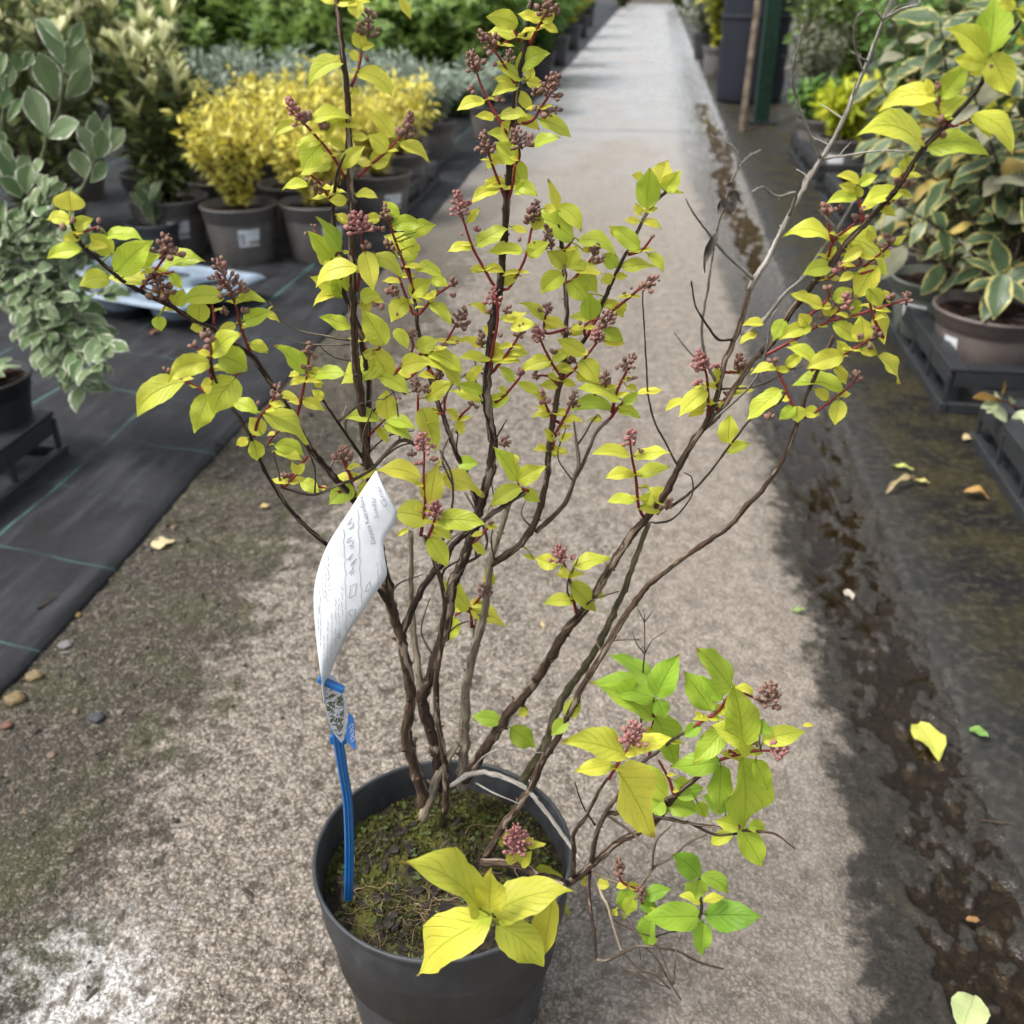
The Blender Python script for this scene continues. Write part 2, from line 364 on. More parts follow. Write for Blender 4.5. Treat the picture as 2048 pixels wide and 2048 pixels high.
# black woven ground fabric on the left
t = NT('woven_fabric'); c = t.coord('Object'); x = t.xyz(c)
n1 = t.noise(c, 6, 5, .65); n2 = t.noise(c, 70, 4, .65); streak = t.noise(t.scale(c, (28, 3.5, 1)), 1.0, 4, .6)
col = t.mix(t.ramp(n1, .38, .68), (.009, .0095, .011), (.022, .023, .027))
col = t.mix(t.ramp(streak, .46, .72, 0, .75), col, (.042, .044, .050))
col = t.mix(t.ramp(n2, .58, .8, 0, .55), col, (.066, .058, .045))
wob = t.math('MULTIPLY', t.math('SUBTRACT', t.noise(c, 3, 2), .5), .02)
def stripes(k, sp, off, w, wobk):
    f = t.math('FRACT', t.math('DIVIDE', t.math('ADD', t.math('ADD', k, t.math('MULTIPLY', wob, wobk)), off+100*sp), sp))
    return t.ramp(t.math('ABSOLUTE', t.math('SUBTRACT', f, .5)), w/sp, w/sp*.5, 0, 1)
sa = stripes(x[0], .30, 1.23+.15, .0042, .4); sb = stripes(t.math('ADD', x[1], t.math('MULTIPLY', x[0], .22)), .255, .255*.5-1.27, .0034, 2.2)
brk = t.ramp(t.noise(c, 4.2, 3), .40, .60, .10, .95)
col = t.mix(t.math('MULTIPLY', t.math('MAXIMUM', sa, t.math('MULTIPLY', sb, .55)), brk), col, (.075, .18, .165))
weave = t.math('MULTIPLY', t.math('SINE', t.math('MULTIPLY', x[0], 2900)), t.math('SINE', t.math('MULTIPLY', x[1], 2900)))
fabric = t.surf(t.bsdf(col, t.ramp(n1, .35, .7, .48, .72), .24, t.bump(t.math('ADD', t.math('MULTIPLY', weave, .5), n2), .5, .002)))
vs3 = [.25]
while vs3[-1] < 34: vs3.append(vs3[-1]+max(.02, .02*vs3[-1]**1.4))
vs3 = np.array(vs3)
us3 = np.concatenate([[-14, -6, -4, -3], np.linspace(-2.6, -.97, 50)])
def fab_z(u, v):
    return .007+(fbm(u*5, v*5, 41, 4)-.5)*.022*np.clip((-.95-u)*8, .1, 1)
U_, V_ = np.meshgrid(us3, vs3); edge = -.95+(fbm(vs3*3, vs3*0, 47, 3)-.5)*.030
U2 = np.where(U_ > -1.6, -1.6+(U_+1.6)*((edge+1.6)/(.63))[:, None], U_)
P, F, Z = grid(us3, vs3, fab_z); P[:, 0] = U2.ravel()
n0 = len(us3); last = np.arange(len(vs3))*n0+n0-1; skirt = P[last].copy(); skirt[:, 2] = -.006; b0 = len(P); P = np.concatenate([P, skirt])
k = np.arange(len(vs3)-1); F = np.concatenate([F, np.stack([last[k], b0+k, b0+k+1, last[k+1]], 1)])
fab = bpy.data.objects.new('ground_fabric', fastmesh('ground_fabric', P, F)); COL.objects.link(fab); fab.data.materials.append(fabric); fab.rotation_euler = (0, 0, -PATH); tag(fab, kind='structure')
# earth to the horizon
ge = mesh('ground', [(-200, -60, -.06), (200, -60, -.06), (200, 300, -.06), (-200, 300, -.06)], [(0, 1, 2, 3)])
tag(link('ground', ge, m_simple('earth', (.07, .06, .045), .9, .2, .3, 3)), kind='structure')

# grit and washed debris along the fabric edge
gv = MB(); rng = random.Random(3)
for i in range(1500):
    v = rng.uniform(.55, 3.6); u = -.95+abs(rng.gauss(0, .19))+.01
    if u > -.35: continue
    r = rng.choice([.0015, .002, .0025, .003, .004])*rng.uniform(.7, 1.4)
    if rng.random() < .04: r *= 1.9
    p = UV(u, v, PZ(u, v)+r*.45); Mx = Matrix.Rotation(rng.uniform(0, 6), 3, 'Z')
    base = [(1, 0, 0), (.3, .9, 0), (-.8, .5, 0), (-.7, -.6, 0), (.4, -.9, 0), (0, 0, .8), (0, 0, -.8)]
    f_ = rng.uniform(.4, .8); el = rng.choice([1, 1, 1, 1.4, 2.6])
    P_ = [Mx @ Vector((a*r*el*rng.uniform(.8, 1.3), b*r*rng.uniform(.7, 1.1), c_*r*f_)) for a, b, c_ in base]
    gv.add([p+q for q in P_], [(0, 1, 5), (1, 2, 5), (2, 3, 5), (3, 4, 5), (4, 0, 5), (1, 0, 6), (2, 1, 6), (3, 2, 6), (4, 3, 6), (0, 4, 6)])
t = NT('grit'); r_i = t.n('ShaderNodeNewGeometry').outputs['Random Per Island']
gm = t.surf(t.bsdf(t.mix(t.ramp(r_i, .3, 1.0), (.028, .024, .018), t.mix(t.math('FRACT', t.math('MULTIPLY', r_i, 7.3)), (.17, .12, .07), (.16, .145, .125))), .8, .3))
tag(gv.build('grit', gm), 'loose grit and tiny stones washed along the edge of the black fabric', 'grit', kind='stuff')
# ------------------------------------------------------------------ the shrub in the foreground
POT_C = Vector((-.069, .7186, 0)); POT_H = .219; SOIL_Z = .184
CROP = {'O': (0, 0, 1), 'A': (0, 0, .36232), 'B': (600, 0, .31056), 'C': (1100, 0, .2588), 'D': (1500, 0, .28466), 'E': (0, 600, .36232), 'F': (500, 400, .2588),
        'G': (900, 400, .2588), 'H': (1300, 300, .28468), 'I': (500, 850, .28468), 'J': (950, 800, .28468), 'K': (600, 1300, .31056), 'L': (1050, 1250, .31056), 'N': (1100, 1700, .2381)}
def pts(crop, s):
    x0, y0, k = CROP[crop]; return [(x0+float(a)*k, y0+float(b)*k) for a, b in (q.split(',') for q in s.split())]
BARK = {'d': m_bark('bark_dark', (.022, .014, .011), (.060, .038, .027), (.24, .185, .14)),
        'b': m_bark('bark_peeling', (.036, .022, .015), (.105, .068, .045), (.30, .235, .175)),
        'g': m_bark('bark_grey', (.20, .18, .155), (.40, .37, .33), (.54, .51, .47)),
        'p': m_bark('bark_pale', (.13, .105, .075), (.27, .22, .16), (.38, .32, .24)),
        'm': m_bark('bark_mossy', (.050, .045, .022), (.115, .10, .050), (.17, .14, .09)),
        't': m_bark('bark_twig', (.050, .036, .026), (.12, .09, .065), (.22, .18, .14))}
t = NT('red_shoot'); n = t.noise(t.coord('UV'), 30, 3); BARK['r'] = t.surf(t.bsdf(t.mix(t.ramp(n, .3, .7), (.12, .012, .014), (.26, .032, .030)), .5, .4))
# main branches: material, half width at base and tip in px, depth (m ahead of the camera) at base and tip (None = joins a branch), points
STEMS = [
 ('b',15,8.5,.775,.70,"852,1618 830,1533 812,1470 822,1395 808,1300 787,1229 773,1172 750,1050 735,940 730,892 720,788 710,710 706,600 704,500 702,400 698,300 694,180 684,100 674,10 668,-50"),
 ('d',8,6,None,.74,"734,930 737,814 738,762 728,710 718,655 697,612 679,550 671,503 666,415 673,380 679,345"),
 ('d',16,8,.79,.86,"888,1580 870,1486 848,1424 845,1388 864,1347 876,1300 893,1250 904,1172 921,1135 941,1078 955,1026 970,978 981,942 987,885 977,830 973,770 978,724 985,650 996,594 1003,540 1007,497 1013,404 1018,342 1026,242 1035,174 1050,81 1063,0 1066,-40"),
 ('b',9,7,.765,.72,"889,1625 892,1548 883,1486 873,1424 872,1362 879,1310 884,1248 890,1206 873,1135 858,1095 848,1072"),
 ('p',9,8,None,.80,"845,1390 836,1331 825,1249 822,1192 822,1135 822,1064"),
 ('d',10,7,None,.80,"806,1262 836,1192 864,1149 893,1118 907,1089 955,1049 1012,1009 1050,985"),
 ('p',15,8,.80,.84,"925,1580 926,1533 929,1486 929,1424 935,1362 948,1300 967,1234 976,1170 981,1127 993,1085 1015,1019 1026,970"),
 ('b',10,6,None,.88,"983,1128 1000,1118 1035,1093 1064,1056 1084,999 1095,942 1096,914 1101,871 1112,810 1117,775 1125,749 1130,685 1134,620 1130,568 1125,503 1120,465 1116,425"),
 ('t',7,4.5,None,.86,"1071,1064 1109,1030 1135,999 1149,957 1166,928 1178,897 1192,865 1220,837 1240,808"),
 ('p',6,3,None,.87,"1146,962 1157,930 1155,900 1149,857 1146,830"),
 ('t',3,2.5,None,.88,"1153,893 1170,868 1182,845 1195,828"),
 ('d',6,5,None,.90,"1125,749 1150,705 1172,675 1185,651 1198,625 1210,594 1234,542 1247,516 1267,483 1280,452 1293,428 1315,398 1332,384"),
 ('b',14,8,.80,.73,"930,1560 942,1539 988,1471 1019,1424 1047,1393 1081,1347 1132,1261 1161,1230 1195,1179 1229,1122 1257,1079 1292,1036 1331,985 1357,934 1385,885 1414,843 1434,790 1448,727 1465,690 1482,642 1499,579"),
 ('g',8,4.5,None,.70,"1499,579 1511,556 1539,511 1565,457 1599,394 1622,351 1645,314 1676,262 1713,176 1739,114 1765,43 1782,0 1788,-20"),
 ('m',12,8,.80,.77,"1040,1570 1075,1517 1097,1474 1112,1424 1134,1384 1165,1340 1200,1284 1229,1221 1252,1170 1272,1113 1298,1045"),
 ('b',10,6,.735,.64,"973,1713 1004,1657 1044,1601 1066,1567 1084,1524 1109,1486 1128,1449 1159,1384 1190,1332 1215,1290 1235,1256 1258,1221 1292,1176 1334,1139 1377,1108 1420,1079 1463,1048 1499,1005 1518,988 1564,922 1590,859 1611,795 1636,741 1656,699 1667,672"),
 ('b',8,8,None,.71,"1405,858 1440,825 1471,773 1508,721 1530,700"),
 ('d',8.5,6,None,.58,"1524,704 1545,684 1570,642 1599,602 1627,568 1656,536 1693,485 1727,451 1755,420 1799,370 1842,302 1896,245 1941,196 1967,159 1984,128 2020,70 2060,20"),
 ('g',5.5,4,None,.66,"1485,670 1528,639 1570,588 1605,556 1636,511 1656,482 1679,451 1707,402"),
 ('t',4,2.5,None,.68,"1465,679 1437,679 1414,650 1391,613 1385,580 1383,562"),
 ('g',4.5,3,None,.66,"1431,761 1414,727 1405,684 1404,642 1414,585 1422,528 1434,459 1448,414 1459,374 1477,337 1499,311 1522,300"),
 ('g',4.5,2.5,None,.66,"1507,558 1448,505 1414,462 1388,428 1371,397"),
 ('g',5,3,None,.66,"1578,432 1588,405 1590,385 1556,394 1542,388 1525,374 1505,383"),
 ('g',4,3,None,.66,"1642,318 1614,256 1594,199 1585,142 1600,85 1605,51"),
 ('g',4,3,None,.66,"1724,140 1711,97 1708,63 1716,31 1728,20"),
 ('g',3.5,2.5,None,.68,"1765,40 1748,17"), ('g',3.5,2.5,None,.68,"1770,36 1805,17 1839,9"),
 ('g',3.5,2,None,.66,"1646,318 1699,310 1756,302 1813,302 1881,302"),
 ('t',3.5,2.5,None,.66,"1442,778 1499,775 1542,761 1570,744 1602,733"),
 ('g',4,3,None,.64,"1425,841 1471,801 1505,767 1525,727 1536,684 1542,642 1553,619"),
 ('t',3,2.2,None,.70,"1354,930 1331,885 1312,851 1304,827 1296,788 1293,736 1288,646 1285,590 1290,570 1299,553"),
 ('t',4,3,None,.64,"1345,1012 1388,979 1423,940 1462,888 1505,835 1556,807 1570,784"),
 ('t',3,2,None,.70,"1303,1044 1312,1046 1343,1039 1371,1011 1386,982 1382,952 1368,945"),
 ('d',9.5,6,None,.64,"782,1180 760,1110 740,1060 711,1004 663,948 616,890 580,825 543,767 507,716 467,687 420,655 388,641 348,616 290,587 250,565 203,525 163,489 142,445"),
 ('d',7,4.5,None,.60,"790,1225 750,1170 700,1130 657,1092 614,1055 577,1015 543,964 520,921 500,872 464,814 436,770 425,740 420,718"),
 ('t',5.5,3.5,None,.70,"832,890 799,881 748,933 716,955 671,972 625,990 563,975"),
 ('t',3.5,2,None,.74,"704,682 635,669 598,661 562,641 552,620 539,604"), ('t',3,1.8,None,.74,"704,688 655,690 609,687 562,672"), ('t',3,1.6,None,.74,"708,723 666,713 640,692 628,676"),
 ('d',5,4,None,.72,"735,930 710,894 676,845 645,799"),
 ('d',7,5,None,.80,"955,1012 938,964 913,907 891,845 875,804 860,757 855,723 836,659 834,628 829,602 816,529"),
 ('t',2.5,1.6,None,.74,"800,882 792,800 770,760 755,745"), ('t',4,3,None,.70,"563,975 553,930 545,905"), ('t',2.5,1.6,None,.70,"630,985 628,930 600,880 560,858"),
 ('t',4,3,None,.78,"870,1120 900,1040 905,960 880,900"), ('t',4,3,None,.82,"925,1130 960,1110 975,1085 960,1040 930,985"),
 ('p',13,11,.765,.80,"845,1640 862,1590 880,1545 914,1486"),
 ('g',7,6,.775,.67,"901,1573 942,1548 988,1548 1050,1576 1081,1611 1112,1651 1146,1700 1162,1722"),
 ('g',2.6,1.6,.775,.74,"945,1539 966,1514 1004,1499 1066,1505 1119,1505"), ('g',2.6,1.8,.76,.72,"952,1566 985,1585 1040,1608"),
 ('b',11,7,.72,.60,"963,1725 1010,1727 1050,1735 1100,1765 1137,1766 1180,1734 1236,1685 1274,1666 1314,1641 1351,1592 1395,1554 1438,1520"),
 ('t',7,5,None,.60,"1184,1722 1190,1679 1202,1644 1230,1598 1280,1530 1305,1511 1345,1480 1375,1462"),
 ('t',7,5,None,.54,"1146,1752 1147,1700 1149,1663 1174,1629 1196,1585 1215,1557"),
 ('b',5.5,3.5,None,.58,"1205,1632 1224,1626 1320,1635 1382,1647 1454,1657 1516,1663 1553,1669 1590,1697"), ('d',4,3,None,.60,"1382,1647 1432,1669 1485,1666 1524,1662"),
 ('t',4,3,None,.62,"1214,1630 1261,1663 1298,1697"),
 ('p',5.5,3.5,None,.62,"1187,1745 1212,1756 1267,1775 1290,1758 1308,1735 1342,1716 1373,1688 1413,1669"), ('p',3.5,3,None,.62,"1305,1738 1311,1685 1342,1651"),
 ('d',6.5,5,None,.60,"1178,1742 1177,1793 1186,1850 1193,1918"), ('t',5,3,None,.60,"1193,1918 1213,1921 1240,1908 1275,1893 1320,1895 1357,1903 1400,1925 1447,1938"),
 ('p',5,4,None,.60,"1190,1758 1206,1795 1218,1820 1232,1870 1242,1902"), ('t',3.5,2.5,None,.58,"1245,1905 1278,1938 1310,1950 1340,1978"), ('t',3,2,None,.58,"1241,1933 1290,1956 1338,1977"),
 ('t',2.8,2,None,.58,"1290,1896 1312,1915 1340,1965 1362,2000"), ('t',2.8,2,None,.60,"1232,1808 1262,1845 1276,1880 1281,1918"), ('t',2.6,2,None,.58,"1315,1890 1330,1925 1346,1970"), ('t',2.6,2,None,.60,"1348,1968 1352,1900 1364,1868"),
 ('t',3,2,None,.62,"1208,1825 1240,1848 1280,1866 1310,1874"), ('t',2.4,1.8,None,.64,"1310,1874 1345,1862"),
 ('t',5,4,None,.58,"1345,1862 1390,1845 1403,1818 1401,1790 1400,1755"),
 ('t',3.2,1.6,.74,.74,"1280,1470 1285,1400 1286,1343 1289,1306 1289,1250 1289,1227"), ('t',1.8,1.2,None,.74,"1288,1306 1272,1285 1265,1262"), ('t',1.8,1.2,None,.74,"1289,1308 1305,1280 1333,1262"), ('t',1.6,1.2,None,.74,"1289,1245 1275,1215"), ('t',1.6,1.2,None,.74,"1289,1245 1308,1218"),
 ('t',3,2.2,None,.60,"1190,1650 1165,1610 1150,1565"),
 ('b',5,4,None,.45,"1137,1766 1105,1752 1068,1752 1030,1790 1000,1826 985,1836"),
 ('b',4,3,None,.47,"1068,1752 1092,1768 1112,1796"),
 ('d',5,4.5,None,.66,"668,390 676,340 690,310"),
 ('t',6,4.5,None,.62,"1296,1636 1330,1600 1351,1592"),
]
SHOOTS = {'B': "330,560 380,430 400,290;290,1150 220,1020 150,930 60,830 0,770 -90,690;370,1140 460,1060 560,970 640,890 690,840;240,1300 180,1260 130,1180 60,1120;1480,290 1540,160 1600,60;1410,270 1370,170;1400,560 1350,480 1290,380 1240,310;1330,860 1230,680 1170,560 1140,470;1370,800 1490,780 1560,680 1640,560;1350,1080 1410,1030 1410,930;1340,1290 1370,1190 1385,1060;1330,1300 1260,1120 1220,1010 1180,900;1290,1860 1250,1840 1180,1720 1110,1590 1060,1440 1030,1340;1290,1870 1340,1860 1420,1730 1460,1630 1490,1480 1530,1370;1370,240 1260,300 1180,230",
 'F': "830,700 855,530 880,400 860,300 820,150;1290,880 1260,880 1200,730 1140,560 1100,430;1290,880 1310,880 1420,750 1490,700 1560,650;1370,1250 1190,1390 1090,1280;860,1000 890,1150 1000,1150 990,1070;340,1690 360,1680 400,1520 440,1330 460,1200;30,1830 70,1690 150,1590 210,1480;1400,1780 1310,1700 1295,1500;900,1830 950,1790 1050,1690;1450,1640 1500,1650 1500,1520;1290,1200 1480,1130 1540,1050 1600,950;1290,1220 1340,1160 1380,1120;1090,1380 1250,1170 1250,1060;1270,700 1110,280 1080,180 1040,90;690,400 620,440 560,330 490,230;690,750 630,720 590,690;840,800 950,770 1000,820;1380,1300 1460,1400 1470,1340;1600,1800 1620,1680 1700,1600",
 'G': "290,1400 300,1330 330,1150 360,1000 370,850 345,740;330,1330 440,1190 520,1070 560,980;880,650 940,620 1030,530 1110,430 1150,370;850,420 910,360 960,290;1180,860 1200,880 1340,790 1470,680 1560,620;870,1380 930,1340 1050,1210 1140,1090 1155,1020;870,1380 800,1280 720,1130 680,1020;890,1000 740,1030 730,930 755,850;350,1560 430,1500 540,1370 560,1310;840,1720 790,1690 740,1580 715,1500;810,1830 830,1780 890,1670 950,1540;1290,1600 1240,1690 1310,1590 1340,1560;1250,1640 1290,1480 1340,1370 1390,1280 1420,1220;1120,930 1050,1060 1050,960 1200,900;1130,1420 1200,1450 1200,1350;860,1450 760,1360 670,1360;1380,420 1480,390 1560,290;910,1250 930,1230 940,1180",
 'J': "1190,830 1150,750 1130,550 1100,390 1090,290;730,1520 710,1490 670,1280 630,1160 600,1080;380,640 310,610 300,560;520,380 550,330 560,280;1280,800 1300,770 1360,740",
 'I': "790,560 750,510 700,360 670,230;1200,780 1230,560 1220,400 1225,180;1240,800 1250,790 1290,690 1310,590;1560,1420 1540,1290 1440,1340;1530,1310 1570,1270 1640,1180;640,470 480,430 400,380;1690,700 1570,830",
 'H': "1170,900 1240,780 1290,640 1410,540 1500,470;1280,640 1240,470 1240,420;800,1450 850,1420 1000,1340 1130,1260 1240,1210 1320,1130 1380,1060;1130,1550 1350,1440 1460,1380 1560,1320 1600,1270;1250,1200 1440,1160 1600,1110 1740,1070 1800,1040;1360,830 1480,800 1460,740;1060,1840 1000,1790 960,1690 920,1600 870,1500;1080,1880 1160,1840 1260,1770 1390,1670 1460,1600;1500,820 1630,720 1680,670;1200,900 1240,910 1320,860;400,1900 410,1800 400,1600 370,1500;520,1560 620,1560 630,1470;1560,470 1640,400 1740,330 1780,280;1500,520 1470,370 1470,230;460,1830 530,1740;1100,1180 1250,1050 1250,980;1480,870 1600,830;1640,1320 1560,1150 1540,990",
 'D': "1390,860 1340,820 1330,680 1320,600;1250,1000 1220,1030 1330,950;1390,870 1430,890 1580,820;1700,470 1680,400;1100,1250 1060,1230",
 'E': "1380,290 1370,260 1330,150 1290,0 1200,-150;1160,520 1030,450 960,420 915,395;1170,440 1160,330 1120,280 1070,255;1160,400 1165,260 1150,190;1280,480 1290,450 1300,400;1700,860 1600,980;1560,700 1500,760 1480,800;1950,1000 1900,900 1880,840;1560,1040 1640,960",
 'A': "1060,1770 960,1700 900,1600 865,1500;780,1590 900,1430 915,1340;1180,1790 1180,1730 1150,1600;850,1520 960,1500;420,1300 540,1250",
 'L': "540,990 600,890 660,800 690,720;1250,870 1350,840 1480,810 1590,810;800,850 830,570 830,480;1040,680 1140,620 1250,550 1310,460 1400,440 1540,500;990,1080 960,1100 930,1000 860,870;830,1880 790,1860 740,1750;1310,810 1400,830 1420,800;770,1730 620,1650 610,1560;900,1170 910,1110;1380,1320 1380,1290"}
